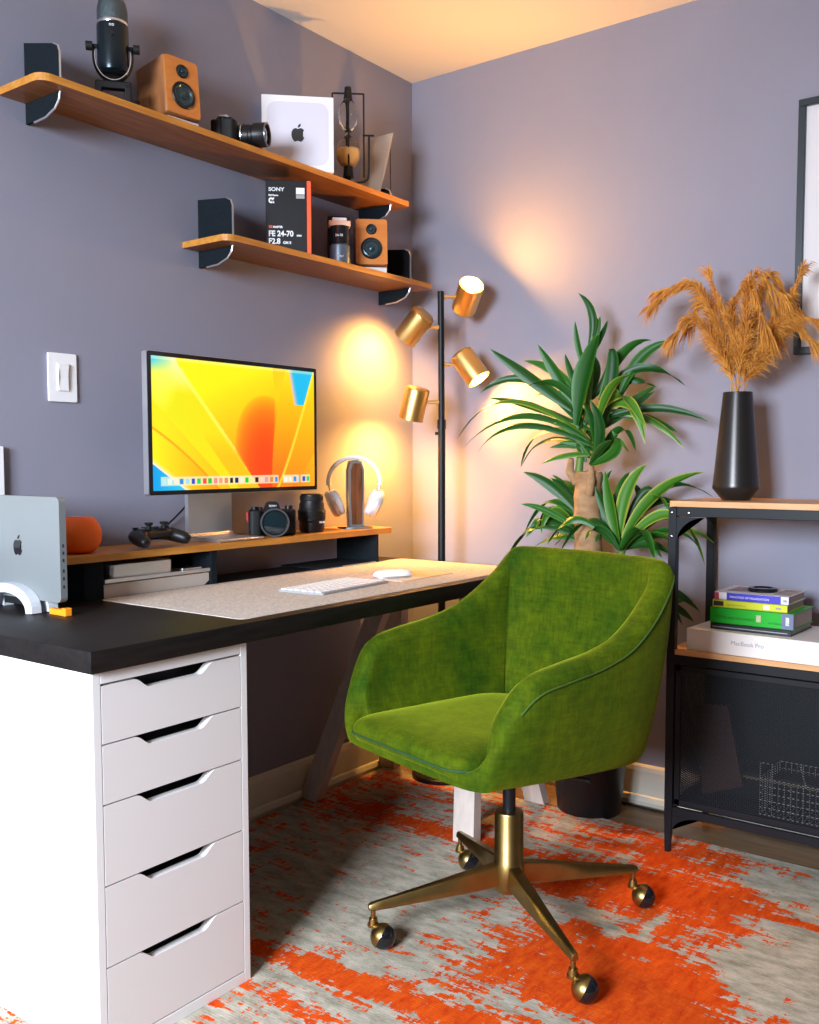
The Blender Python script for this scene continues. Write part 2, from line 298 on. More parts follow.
# rug: distressed two-tone weave, the wear map is a property of the rug
def rug():
    x0,x1,y0,y1 = -2.035, 1.0, -.6, 2.585
    nx, ny = 240, 250
    bm = B(); grid = []
    for j in range(ny+1):
        grid.append([bm.verts.new((x0+(x1-x0)*i/nx, y0+(y1-y0)*j/ny, 0)) for i in range(nx+1)])
    for j in range(ny):
        for i in range(nx):
            bm.faces.new((grid[j][i],grid[j][i+1],grid[j+1][i+1],grid[j+1][i]))
    bot = [bm.verts.new((x,y,FZ)) for x,y in ((x0,y0),(x1,y0),(x1,y1),(x0,y1))]
    cor = [grid[0][0],grid[0][nx],grid[ny][nx],grid[ny][0]]
    bm.faces.new(bot[::-1])
    edges = [[grid[0][i] for i in range(nx+1)], [grid[j][nx] for j in range(ny+1)], [grid[ny][nx-i] for i in range(nx+1)], [grid[ny-j][0] for j in range(ny+1)]]
    for k in range(4):
        bm.faces.new(edges[k][::-1]+[bot[k],bot[(k+1)%4]])
    o = obj('area_rug', bm, None or M['floor'])
    me = o.data; at = me.attributes.new('wear', 'FLOAT', 'POINT')
    vals = []
    for v in me.vertices:
        x, y = v.co.x, v.co.y; d = 0
        for (bx,by,rx,ry,a) in RUGB:
            q = (abs(x-bx)/rx)**2+(abs(y-by)/ry)**2
            if q < 6: d += a*math.exp(-q*1.1)
        vals.append(d)
    at.data.foreach_set('value', vals)
    m, nt, b = _nodes('distressed_rug'); N = nt.nodes; L = nt.links
    b.inputs['Roughness'].default_value = .95; b.inputs['Specular IOR Level'].default_value = .1
    tc = N.new('ShaderNodeTexCoord')
    def noise(sc, st, det=4, rough=.6, off=0):
        mp = N.new('ShaderNodeMapping'); mp.inputs['Scale'].default_value = st; mp.inputs['Location'].default_value = (off,off,0)
        n = N.new('ShaderNodeTexNoise'); n.inputs['Scale'].default_value = sc; n.inputs['Detail'].default_value = det; n.inputs['Roughness'].default_value = rough
        L.new(tc.outputs['Object'], mp.inputs[0]); L.new(mp.outputs[0], n.inputs['Vector']); return n.outputs['Fac']
    def mth(op, a, b_, c=None):
        n = N.new('ShaderNodeMath'); n.operation = op
        for i, x in enumerate((a, b_, c)):
            if x is None: continue
            if isinstance(x, (int,float)): n.inputs[i].default_value = x
            else: L.new(x, n.inputs[i])
        return n.outputs[0]
    wear = N.new('ShaderNodeAttribute'); wear.attribute_name = 'wear'
    n1 = noise(13, (1,1.7,1), 7, .72)             # blotches
    n2 = noise(7, (1,9,1), 5, .7, 3)             # streaks along x
    n3 = noise(7, (9,1,1), 5, .7, 7)             # streaks along y
    n4 = noise(60, (1,1.3,1), 3, .7, 1)            # fray
    s = mth('ADD', mth('MULTIPLY', mth('SUBTRACT', n1, .5), 3.6), mth('MULTIPLY', mth('SUBTRACT', n2, .5), 2.6))
    s = mth('ADD', s, mth('MULTIPLY', mth('SUBTRACT', n3, .5), 1.8))
    s = mth('ADD', s, mth('MULTIPLY', mth('SUBTRACT', n4, .5), 1.3))
    s = mth('ADD', s, mth('MULTIPLY', wear.outputs['Fac'], .66))
    mask = N.new('ShaderNodeMapRange'); mask.inputs[1].default_value = .20; mask.inputs[2].default_value = .30; mask.interpolation_type = 'SMOOTHSTEP'
    L.new(s, mask.inputs[0])
    def ramp(src, c1, c2, p1=.35, p2=.65):
        r = N.new('ShaderNodeValToRGB'); r.color_ramp.elements[0].position = p1; r.color_ramp.elements[1].position = p2
        r.color_ramp.elements[0].color = (*c1,1); r.color_ramp.elements[1].color = (*c2,1); L.new(src, r.inputs[0]); return r.outputs[0]
    base = ramp(noise(12, (1,2.5,1), 6, .75, 5), (.27,.255,.185), (.60,.53,.43))
    oran = ramp(noise(16, (3,1,1), 5, .7, 9), (.55,.035,.004), (.86,.12,.008), .3, .7)
    mx = N.new('ShaderNodeMix'); mx.data_type = 'RGBA'
    L.new(mask.outputs[0], mx.inputs['Factor']); L.new(base, mx.inputs['A']); L.new(oran, mx.inputs['B'])
    # fine weave lines
    w = N.new('ShaderNodeTexWave'); w.inputs['Scale'].default_value = 45; w.bands_direction = 'Y'; w.inputs['Distortion'].default_value = 1.5
    L.new(tc.outputs['Object'], w.inputs['Vector'])
    w2 = N.new('ShaderNodeMapRange'); w2.inputs[3].default_value = .9; w2.inputs[4].default_value = 1.05; L.new(w.outputs['Fac'], w2.inputs[0])
    ml = N.new('ShaderNodeMix'); ml.data_type = 'RGBA'; ml.blend_type = 'MULTIPLY'; ml.inputs['Factor'].default_value = 1
    L.new(mx.outputs['Result'], ml.inputs['A']); L.new(w2.outputs[0], ml.inputs['B'])
    L.new(ml.outputs['Result'], b.inputs['Base Color'])
    bp = N.new('ShaderNodeBump'); bp.inputs['Strength'].default_value = .5; bp.inputs['Distance'].default_value = .003
    L.new(n4, bp.inputs['Height']); L.new(bp.outputs[0], b.inputs['Normal'])
    me.materials.clear(); me.materials.append(m)
    tag(o, 'large distressed rug in faded grey and burnt orange lying on the floor', 'rug')
rug()
# ------------------------------------------------------------------ desk
bm = B(); box(bm, -2.055, -1.392, .966, 2.52, .70, .74, .0025)
tag(obj('desk', bm, M['desk'], smooth=30), 'long black-brown wooden desk top resting on the drawer unit and trestle', 'desk')
# drawer unit: fronts face +x
def drawer_unit():
    x0, x1, y0, y1 = -1.985, -1.405, .978, 1.338
    t = thing('drawer_unit', 'tall white five-drawer unit with cut-out grips under the left desk end', 'drawers', ((x0+x1)/2,(y0+y1)/2,0))
    ox, oy = (x0+x1)/2, (y0+y1)/2
    X0, X1, Y0, Y1 = x0-ox, x1-ox, y0-oy, y1-oy
    bm = B(); w = .0165
    box(bm, X0, X1-.002, Y0, Y0+w, .0, .699, .001); box(bm, X0, X1-.002, Y1-w, Y1, .0, .699, .001)
    box(bm, X0, X1-.002, Y0+w, Y1-w, .677, .699, .001); box(bm, X0, X0+.01, Y0+w, Y1-w, .01, .677)
    box(bm, X0+.01, X1-.002, Y0+w, Y1-w, .0, .022, .001)
    obj('carcass', bm, M['white'], t)
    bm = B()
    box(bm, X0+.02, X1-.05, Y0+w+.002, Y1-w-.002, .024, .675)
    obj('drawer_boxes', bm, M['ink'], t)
    zs = [.675,.570,.463,.318,.171,.024]
    fy0, fy1 = Y0+w+.0015, Y1-w-.0015
    W = fy1-fy0
    for k in range(5):
        zt, zb = zs[k]-.002, zs[k+1]+.001
        cy = (fy0+fy1)/2
        gd = .019                                        # depth of the finger cut-out
        def top(y):
            u = abs(y-cy)
            a, b_ = W*.18, W*.285
            if u <= a: return zt-gd
            if u >= b_: return zt
            s = (u-a)/(b_-a); s = s*s*(3-2*s); return zt-gd*(1-s)
        n = 60; poly = [(fy0+W*i/n, top(fy0+W*i/n)) for i in range(n+1)] + [(fy1,zb),(fy0,zb)]
        bm = B(); xa, xb = X1-.020, X1-.002; cols = []
        for i in range(n+1):
            y = fy0+W*i/n
            cols.append([bm.verts.new(p) for p in ((xa,y,zb),(xb,y,zb),(xb,y,top(y)),(xa,y,top(y)))])
        for p, q in zip(cols, cols[1:]):
            for k4 in range(4): bm.faces.new((p[k4],p[(k4+1)%4],q[(k4+1)%4],q[k4]))
        bm.faces.new(cols[0]); bm.faces.new(cols[-1])
        obj('drawer', bm, M['white_d'], t)
drawer_unit()
# trestle: a sawhorse with four splayed legs
def trestle():
    t = thing('trestle', 'pale wooden splayed-leg trestle carrying the right end of the desk', 'trestle', (-1.735, 2.2, 0))
    bm = B(); box(bm, -.20, .27, .145, .255, .658, .6995, .003); obj('top_rail', bm, M['trestle'], t)
    for xb, xt in ((-.295,-.125),(.290,.195)):
        for yb, yt in ((0,.172),(.40,.228)):
            bm = B(); w, d = .034, .018
            q = [bm.verts.new(p) for p in ((xb-w,yb-d,0),(xb+w,yb-d,0),(xb+w,yb+d,0),(xb-w,yb+d,0),(xt-w,yt-d,.6575),(xt+w,yt-d,.6575),(xt+w,yt+d,.6575),(xt-w,yt+d,.6575))]
            for f in ((3,2,1,0),(4,5,6,7),(0,1,5,4),(1,2,6,5),(2,3,7,6),(3,0,4,7)): bm.faces.new([q[k] for k in f])
            obj('leg', bm, M['trestle'], t)
    for y in (.052,.348):
        bm = B(); box(bm, -.245, .262, y-.014+(.034 if y<.2 else -.034), y+.014+(.034 if y<.2 else -.034), .185, .213, .002); obj('crossbar', bm, M['trestle'], t)
    bm = B(); box(bm, -.20,.20,.075,.325,.2135,.222,.001); obj('lower_shelf', bm, mat('brown_board',(.12,.07,.045),.6), t)
trestle()
# felt desk mat
bm = B()
slab(bm, rrect(-1.90,-1.425,1.345,2.498,.02), .7402, .7414)
tag(obj('desk_mat', bm, M['feltgrey']), 'speckled grey felt desk mat covering the middle of the desk', 'desk mat')
# raised desk shelf
def riser():
    t = thing('desk_shelf', 'low walnut monitor shelf with charcoal supports along the back of the desk', 'desk shelf', (-1.975,1.84,.74))
    bm = B()
    slab(bm, rrect(-.095,.088,-.605,.608,.022), .090, .107)
    o = obj('board', bm, M['walnut'], t, smooth=30)
    def sup(y0,y1,x0,x1,nm='support'):
        bm = B(); slab(bm, rrect(x0,x1,y0,y1,.003,3), .0005, .0897); obj(nm, bm, M['felt'], t)
    sup(-.535,-.480,-.09,.075); sup(-.157,-.135,-.09,.078); sup(.528,.54,-.09,.078)
    bm = B(); box(bm, -.09,.072,.27,.528,.0005,.004,.001); obj('support_foot', bm, M['felt'], t)
    bm = B(); box(bm, .0725,.0765,.37,.528,.0005,.0035); obj('foot_edge', bm, M['alu'], t)
    bm = B(); box(bm, -.08,.072,-.479,-.158,.036,.0395,.001); box(bm, .068,.076,-.479,-.158,.036,.045,.001)
    obj('tray', bm, M['alu'], t)
    bm = B()
    prism(bm, [(-.479,.033),(-.479,.004),(-.472,.001),(-.175,.001),(-.158,.012),(-.158,.033)], frame_m((.055,0,0),(0,1,0),(0,0,1)), .015)
    obj('lower_tray', bm, mat('beige_tray_front', (.55,.48,.42), .5), t)
riser()
bm = B(); slab(bm, rrect(-.09,.09,-.093,.093,.014), 0,.036)
tag(obj('mini_computer', bm, M['alu'], smooth=40, loc=(-2.0,1.478,.7797)), 'small square silver desktop computer on the tray under the desk shelf', 'computer')
bm = B(); slab(bm, rrect(-.045,.045,-.035,.035,.01), 0,.009); tag(obj('card_reader', bm, M['silver'], loc=(-1.955,1.635,.7797)), 'flat silver gadget right of the silver computer under the shelf', 'gadget')

# monitor
def monitor():
    t = thing('monitor', 'large flat monitor with silver stand showing orange and yellow petals', 'monitor', (-1.975,1.822,.8474))
    x = .045
    y0,y1,z0,z1 = -.306,.306,.1275,.484
    bm = B(); slab(bm, rrect(y0,y1,z0,z1,.006), -.0190, 0, frame_m((x,0,0),(0,1,0),(0,0,1)))
    obj('case', bm, M['alu'], t, smooth=30)
    bm = B(); slab(bm, rrect(y0+.001,y1-.001,z0+.001,z1-.001,.005), 0.0002, .0012, frame_m((x,0,0),(0,1,0),(0,0,1)))
    obj('bezel', bm, M['gloss'], t)
    # picture on the panel
    sy0,sy1,sz0,sz1 = y0+.012,y1-.012,z0+.012,z1-.012
    nx,ny = 330,190
    bm = B(); X = x+.0016
    g = [[bm.verts.new((X, sy0+(sy1-sy0)*i/nx, sz0+(sz1-sz0)*j/ny)) for i in range(nx+1)] for j in range(ny+1)]
    for j in range(ny):
        for i in range(nx): bm.faces.new((g[j][i],g[j][i+1],g[j+1][i+1],g[j+1][i]))
    def lerp(a,b,t): t=max(0,min(1,t)); return tuple(p+(q-p)*t for p,q in zip(a,b))
    CY=(0.,.62,.9); YE=(.95,.87,.0); OR=(1.,.35,0.); DO=(1.,.16,0.); WH=(1.,.97,.8)
    def pic(u,v):
        u=max(0.,min(1.,u)); v=max(0.,min(1.,v))
        import math as _m
        c = lerp((.92,.90,.02),(1.,.80,0.), u*1.2-.1)
        c = lerp(c, (1.,.97,.62), 1-((u-.17)/.26)**2-((v-1.02)/.30)**2)          # pale fan, upper left
        c = lerp(c, (.97,.97,.35), (1-((u-.04)/.10)**2-((v-.80)/.24)**2)*.8)
        if u < .13 and v > .88: c = lerp(c, (.25,.80,.95), (1-u/.13)*(v-.88)/.12*1.3)
        # petal outlines as curves of v
        lA = .12+.50*(1-v)**1.35+.05*_m.sin(v*3.)                                  # left rim of the centre petal
        rA = .70+.10*v*v
        if u > lA: c = lerp((.97,.93,0.), (1.,.42,0.), (1-v)*1.15+(u-lA)*.6-.30)
        if abs(u-lA) < .012 and .15 < v < .93: c = lerp(c, (1.,1.,.55), .55)
        # deep heart
        h = 1-((u-.66)/(.17+.10*v))**2-((v-.15)/.62)**2
        if u > lA and u < rA+.02: c = lerp(c, (1.,.25,.0), max(0,h)**.6*.95)
        # right petal, brighter, folded over
        lB = .655+.03*v+.05*_m.sin(v*2.6); rB = .735+.26*v**.85
        if u > rA and u < rB: c = lerp((1.,.40,0.), (1.,.86,0.), v*1.05)
        if lB < u < rA and v > .30: c = lerp(c, (1.,.80,0.), (v-.3)*1.6)
        if u >= rB: c = lerp((1.,.52,0.), (1.,.84,.02), v*1.1)
        if rB-.006 <= u < rB+.012: c = lerp(c, (1.,.92,.30), .65)
        rC = .83+.20*(v/.36)**.8 if v > 0 else .83
        if u > rC: c = lerp((1.,.46,0.), (1.,.72,0.), (u-.83)*4+v)
        # cyan wedge upper right
        if v > .70 and u > .80+.11*(1-v)*1.2+.02 and u < rB-.004: 
            c = lerp((1.,.75,.72), (.05,.72,.92), (u-(.80+.13*(1-v)+.02))*30)
        # lower left petals
        q1 = .47-.95*u-.9*u*u
        q2 = .68-1.55*u
        if q1 <= v < q2 and u < .44 and u < lA: c = lerp((.98,.90,0.), (1.,.70,0.), (u-.05)*2.2)
        if v < q1: c = lerp((1.,.93,.05), (1.,.58,0.), u*2.6)
        if abs(v-q1) < .010: c = lerp(c, (1.,.50,0.), .6)
        if lA-.13 < u < lA and v < .45: c = lerp(c, (1.,.66,0.), .55*min(1,(.45-v)*5))
        d = .20-u*1.15
        if v < d: c = lerp((.0,.62,.90),(.25,.85,.92), u*4)
        elif v < d+.05: c = lerp((1.,.93,.9),c,(v-d)/.05)
        # dock
        if .035 < v < .10 and .04 < u < .965 and not(.745<u<.775) and not (.885<u<.9):
            c = lerp(c,(.95,.93,.8),.75)
            k = (u-.04)/.032; f = k-int(k)
            if .2 < f < .85 and .047 < v < .088:
                cols=[(.7,.9,.9),(.9,.95,.9),(.95,.9,.85),(.2,.55,.9),(.6,.85,.95),(.15,.3,.8),(.1,.8,.4),(.95,.3,.2),(.1,.75,.25),(.95,.5,.6),(.9,.6,.5),(.9,.5,.4),(.05,.1,.12),(.1,.1,.4),(.9,.9,.85),(.05,.8,.1),(.9,.9,.6),(.25,.0,.02),(.95,.8,.7),(.8,.6,.7),(.9,.5,.2),(.2,.55,.9)]
                c = cols[int(k)%len(cols)]
        if v > .975: c = lerp(c, (1,.97,.75), .45)
        return tuple(max(0.,k)**2.2 for k in c)
    o = obj('screen', bm, M['gloss'], t)
    me = o.data; ca = me.color_attributes.new('picture','FLOAT_COLOR','POINT')
    buf = []
    for v in me.vertices:
        u = (v.co.y-sy0)/(sy1-sy0); w = (v.co.z-sz0)/(sz1-sz0); buf += [*pic(u,w),1]
    ca.data.foreach_set('color', buf)
    m, nt, b = _nodes('lit_screen')
    a = nt.nodes.new('ShaderNodeAttribute'); a.attribute_name='picture'
    b.inputs['Base Color'].default_value=(.01,.01,.01,1); b.inputs['Roughness'].default_value=.25
    nt.links.new(a.outputs['Color'], b.inputs['Emission Color']); b.inputs['Emission Strength'].default_value = 1.2
    me.materials.clear(); me.materials.append(m)
    # stand: bent plate
    bm = B()
    prof = [(-.06,.30),(-.06,.012)]+[(-.052+.0*0,.006)]+[(-.045,.0005),(.078,.0005),(.081,.003),(.081,.005),(.078,.0075),(-.03,.0075),(-.04,.010),(-.046,.018),(-.046,.30)]
    prism(bm, [(a_,b_) for a_,b_ in prof], frame_m((0,.050,0),(1,0,0),(0,0,1)), .156)
    obj('stand', bm, M['alu'], t)
    bm = B(); cyl(bm, (-.048,0,.29),( .028,0,.29),.03); obj('hinge', bm, M['alu'], t)
monitor()
bm = B(); tube(bm, catmull([(-2.072,1.62,.856),(-2.068,1.66,.875),(-2.055,1.72,.925),(-2.05,1.79,.99),(-2.0,1.83,1.05)],6), .0025, 6)
tag(obj('monitor_cable', bm, M['black'], smooth=60), 'thin black cable rising behind the monitor stand', 'cable')

# orange ball speaker
bm = B()
prof = [(.0,.0),(.018,.0005),(.030,.003),(.040,.012),(.047,.026),(.0495,.042),(.048,.056),(.043,.069),(.036,.079),(.031,.083),(.029,.0838)]
lathe(bm, [(r*1.05,h) for r,h in prof], 40)
t = thing('ball_speaker', 'bright orange fabric ball speaker on the left end of the desk shelf', 'speaker', (-1.950,1.329,.8472))
obj('body', bm, M['orange'], t, smooth=60)
bm = B(); lathe(bm, [(.0285,.0838),(.0285,.0855),(.0,.0862)], 32); obj('touch_top', bm, mat('orange_gloss',(.9,.2,.03),.15), t, smooth=50)

# game controller
def controller():
    t = thing('game_controller', 'black wireless game controller with two thumbsticks beside the monitor stand', 'game controller', (-1.925,1.518,.8472), math.radians(90+8))
    # local: x across, y away from player, z up.  skin body
    me = bpy.data.meshes.new('body'); 
    V = [(0,0,.034),(.038,0,.034),(-.038,0,.034),(.058,-.004,.032),(-.058,-.004,.032),(.069,-.034,.024),(-.069,-.034,.024),(.074,-.060,.016),(-.074,-.060,.016)]
    Ed = [(0,1),(0,2),(1,3),(2,4),(3,5),(4,6),(5,7),(6,8)]
    R = [(.026,.016),(.030,.018),(.030,.018),(.026,.019),(.026,.019),(.019,.018),(.019,.018),(.014,.0145),(.014,.0145)]
    me.from_pydata(V, Ed, []); o = bpy.data.objects.new('body', me); C.objects.link(o); o.parent = t
    sk = o.modifiers.new('s','SKIN'); sk.use_smooth_shade = True
    for i, r in enumerate(R): me.skin_vertices[0].data[i].radius = r
    me.skin_vertices[0].data[0].use_root = True
    sb = o.modifiers.new('b','SUBSURF'); sb.levels = 2; sb.render_levels = 2
    me.materials.append(M['black'])
    for s in (-1,1):
        bm = B(); lathe(bm, [(.007,0),(.0055,.010),(.010,.0125),(.0105,.016),(.009,.0175),(0,.0165)], 20, (s*.026,-.016,.047)); obj('thumbstick', bm, M['rubber'], t, smooth=40)
    bm = B(); slab(bm, rrect(-.022,.022,-.006,.016,.004), .0500,.0522); obj('touchpad', bm, M['gloss'], t)
    for k,(dx,dy) in enumerate(((0,.009),(.009,0),(0,-.009),(-.009,0))):
        bm = B(); lathe(bm,[(.004,0),(.004,.003),(0,.0035)],12,(.050+dx,.004+dy,.049)); obj('button', bm, M['gloss'], t)
    bm = B(); box(bm,-.059,-.043,.0015,.0065,.048,.053,.001); box(bm,-.0535,-.0485,-.004,.012,.048,.053,.001); obj('direction_pad', bm, M['gloss'], t)
controller()

# cameras
def camera_body(t, w, h, d, lr, ll, grip=True):
    """local: lens points along -y, x to the side, z up"""
    bm = B(); box(bm,-w/2,w/2,-d/2,d/2,0.001,h*.78,.006,3)
    prism(bm, [(-w*.17,h*.76),(w*.17,h*.76),(w*.12,h*.95),(w*.08,h),(-w*.08,h),(-w*.12,h*.95)], frame_m((0,d*.45,0),(1,0,0),(0,0,1)), d*.95)
    obj('body', bm, M['black'], t, smooth=35)
    if grip:
        bm = B(); slab(bm, rrect(-w/2-.002,-w/2+.034,-d/2-.022,0,.012), .003, h*.74); obj('grip', bm, M['rubber'], t, smooth=40)
    bm = B(); bm.free()
    for q in (((-w*.38,-d*.2,h*.76),(-w*.38,-d*.2,h*.86),.009),((w*.36,0,h*.76),(w*.36,0,h*.88),.011),((-w*.25,.004,h*.76),(-w*.25,.004,h*.84),.007)):
        bm = B(); cyl(bm,*q); obj('dial', bm, M['black'], t, smooth=40)
    bm = B(); lathe(bm,[(lr*.9,ll*.985),(lr*1.01,ll*.985),(lr*1.01,ll*1.02),(lr*.9,ll*1.02),(lr*.88,ll*.985)],40,(0,-d/2,h*.42),(0,-1,0),cap=False); obj('filter_ring', bm, mat('grey_ring',(.14,.14,.15),.3,metal=.7), t, smooth=30)
    bm = B(); zc = h*.42; y0 = -d/2
    lathe(bm, [(lr*.82,0),(lr*.82,ll*.12),(lr*.9,ll*.14),(lr*.9,ll*.5),(lr*.86,ll*.52),(lr*.86,ll*.6),(lr,ll*.64),(lr,ll*.97),(lr*.95,ll),(lr*.86,ll),(lr*.8,ll*.92),(lr*.5,ll*.86),(0,ll*.84)], 40, (0,y0,zc), (0,-1,0), cap=False)
    L = obj('lens', bm, M['black'], t, smooth=30)
    bm = B(); lathe(bm, [(lr*.79,ll*.93),(lr*.55,ll*.965),(lr*.25,ll*.985),(0,ll*.99)], 40, (0,y0,zc), (0,-1,0), cap=False)
    obj('front_glass', bm, M['glass_l'], L, smooth=60)
    return zc
t = thing('mirrorless_camera', 'black mirrorless camera facing the room with a wide glass lens on the desk shelf', 'camera', (-1.962,1.972,.8475), math.radians(63-12))
camera_body(t, .132, .097, .042, .040, .05)
bm = B(); box(bm,-.0735,-.0685,-.012,-.002,.045,.07,.001); box(bm,-.071,-.0665,.0,.004,.04,.066); obj('strap_tab', bm, mat('red_tab',(.5,.02,.02),.5), t)
bm = B(); 
for k in range(9): pass
text('lettering', 'SONY', .0085, frame_m((0,-.0425*.5-.0015,.083),(1,0,0),(0,0,1)), M['whitep'], t, align='CENTER')
t = thing('camera_lens', 'black zoom lens standing upright between the mirrorless camera and headphones', 'camera lens', (-1.965,2.142,.8475))
bm = B(); lathe(bm, [(.033,0),(.036,.002),(.0375,.012),(.0375,.03),(.041,.036),(.041,.066),(.0385,.070),(.037,.085),(.0335,.093),(.0335,.112),(.032,.1145),(.0,.1145)], 40); obj('barrel', bm, M['black'], t, smooth=30)
bm = B(); 
for z in (.040,.045,.050,.055,.060): lathe(bm, [(.0412,z),(.0420,z+.001),(.0420,z+.003),(.0412,z+.004)], 40, cap=False)
obj('zoom_ring', bm, M['rubber'], t)
bm = B(); lathe(bm, [(.0345,.094),(.0352,.096),(.0352,.106),(.0345,.108)], 40, cap=False); obj('rear_cap', bm, M['rubber'], t)
text('lettering', '24-70', .008, frame_m((.0415,-.012,.028),(.3,.95,0),(0,0,1)), M['whitep'], t, ext=.0008)

# headphone stand + headphones
t = thing('headphone_stand', 'walnut and metal headphone stand on the right end of the desk shelf', 'headphone stand', (-1.972,2.350,.8472), math.radians(64))
# local -y faces the camera, x across
bm = B()
slab(bm, [(-.046,-.038),(-.030,-.046),(.030,-.046),(.046,-.038),(.026,0),(.046,.030),(-.046,.030),(-.026,0)], 0, .004); obj('foot', bm, M['alud'], t)
bm = B(); prism(bm, [(-.023,.004),(.023,.004),(.027,.10),(.026,.185),(.018,.212),(0,.217),(-.018,.212),(-.026,.185),(-.027,.10)], frame_m((0,.0075,0),(1,0,0),(0,0,1)), .003); 
prism(bm, [(-.023,.004),(.023,.004),(.027,.10),(.026,.185),(.018,.212),(0,.217),(-.018,.212),(-.026,.185),(-.027,.10)], frame_m((0,-.0145,0),(1,0,0),(0,0,1)), .003); obj('metal_frame', bm, M['alud'], t)
bm = B(); prism(bm, [(-.019,.008),(.019,.008),(.023,.10),(.022,.183),(.015,.207),(0,.211),(-.015,.207),(-.022,.183),(-.023,.10)], frame_m((0,-.0180,0),(1,0,0),(0,0,1)), .0); bm.free()
bm = B(); prism(bm, [(-.020,.008),(.020,.008),(.0245,.10),(.0235,.184),(.016,.209),(0,.213),(-.016,.209),(-.0235,.184),(-.0245,.10)], frame_m((0,.0044,0),(1,0,0),(0,0,1)), .0158); obj('walnut_core', bm, M['walnutd'], t)
bm = B(); prism(bm, [(-.016,.012),(.016,.012),(.020,.10),(.019,.182),(.012,.205),(-.012,.205),(-.019,.182),(-.020,.10)], frame_m((0,-.0176,0),(1,0,0),(0,0,1)), .0016); obj('walnut_face', bm, M['walnutd'], t)
t = thing('headphones', 'white over-ear headphones hanging on the walnut stand', 'headphones', (-1.972,2.350,.8472), math.radians(50))
bm = B(); arc = []
for k in range(25):
    a = math.radians(-8+196*k/24); arc.append((.083*math.cos(a), -.003, .147+.078*math.sin(a)))
# flat padded band
rings=[]
tube(bm, arc, .0075, 10); 
for v in bm.verts: v.co.y = -.003+(v.co.y+.003)*1.25
obj('headband', bm, mat('white_fabric_band',(.78,.76,.74),.8,bump=.2,bscale=700), t, smooth=60)
for s in (-1,1):
    ax = Vector((s*math.cos(math.radians(24)),0,-math.sin(math.radians(24))*-1)).normalized()
    ctr = Vector((s*.058,-.003,.082)); bm = B()
    e = B()
    lathe(bm, [(.0,.026),(.032,.025),(.0375,.019),(.039,.012),(.037,.006)], 40, (0,0,0),(0,0,1)); 
    for v in bm.verts: v.co.y *= 1.18
    mt = frame_m(ctr, (0,1,0), Vector((0,0,1)).cross(Vector((0,1,0)))) 
    zax = Vector((s*.90,0,-.42)).normalized(); xax = Vector((0,1,0)); yax = zax.cross(xax)
    # x of cup along room y, long axis along yax
    mt = Matrix(((xax.x,yax.x,zax.x,ctr.x),(xax.y,yax.y,zax.y,ctr.y),(xax.z,yax.z,zax.z,ctr.z),(0,0,0,1)))
    xf(bm, mt); cup = obj('ear_cup', bm, mat('satin_ear_cup',(.60,.60,.62),.35,metal=.35), t, smooth=50)
    bm = B(); lathe(bm, [(.0,.006),(.034,.006),(.037,.000),(.035,-.010),(.028,-.014),(.020,-.012),(.0,-.010)], 40)
    for v in bm.verts: v.co.y *= 1.18
    xf(bm, mt); obj('ear_cushion', bm, mat('pale_ear_cushion',(.70,.73,.78),.9), cup, smooth=60)
    bm = B(); cyl(bm, (s*.0825,-.003,.137),(s*.078,-.003,.112),.0028); obj('slider', bm, M['silver'], t)
# keyboard
t = thing('keyboard', 'slim white wireless keyboard on the felt desk mat', 'keyboard', (-1.603,1.832,.7416), math.radians(4))
bm = B(); slab(bm, rrect(-.0705,.0705,-.141,.141,.008), 0,.0055); obj('base', bm, mat('grey_aluminium_base',(.30,.30,.31),.45), t)
rows = [14,14,14,13,12,9]
for r,n in enumerate(rows):
    for k in range(n):
        y0 = -.139+.278*k/n
        if r==5 and k in (4,): pass
        x = -.062+r*.0212
        bm_ = B(); slab(bm_, rrect(x,x+.0172,y0+.0010,y0+.276/n-.0022,.002,2), .0055,.0076)
        obj('key', bm_, M['key'], t)
# mouse pad and mouse
t = thing('mouse_pad', 'thin tan mouse pad with pastel pattern at the right of the mat', 'mouse pad', (-1.602,2.128,.7416), math.radians(1))
bm = B(); slab(bm, rrect(-.078,.078,-.122,.122,.006),0,.002); obj('pad', bm, mat('tan_pad',(.55,.38,.17),.6,col2=(.72,.55,.42),scale=9), t)
bm = B(); slab(bm, rrect(-.074,.074,-.118,-.02,.004),.002,.0023); obj('printed_panel', bm, mat('pastel_print',(.70,.45,.55),.6,col2=(.45,.62,.45),scale=14), t)
def mouse():
    t = thing('computer_mouse', 'low white computer mouse on the tan mouse pad', 'mouse', (-1.600,2.068,.7441), math.radians(-30))
    bm = B(); n=24; m=10; rings=[]
    for j in range(m+1):
        v=j/m; k = math.cos(v*PI/2)**.45 if j<m else 0; z=.005+.016*math.sin(v*PI/2)
        rings.append([bm.verts.new(((.029*k)*abs(math.cos(2*PI*i/n))**.8*math.copysign(1,math.cos(2*PI*i/n)), (.0567*k)*abs(math.sin(2*PI*i/n))**.8*math.copysign(1,math.sin(2*PI*i/n)), z)) for i in range(n)])
    for a,b in zip(rings,rings[1:]):
        for i in range(n): bm.faces.new((a[i],a[(i+1)%n],b[(i+1)%n],b[i]))
    bm.faces.new(rings[0]); bmesh.ops.remove_doubles(bm, verts=bm.verts, dist=1e-5)
    obj('shell', bm, M['whitep'], t, smooth=60)
    bm = B(); slab(bm, [(.027*math.cos(a)*.98,.054*math.sin(a)) for a in [2*PI*i/24 for i in range(24)]],0,.005); obj('underside', bm, M['alu'], t)
mouse()
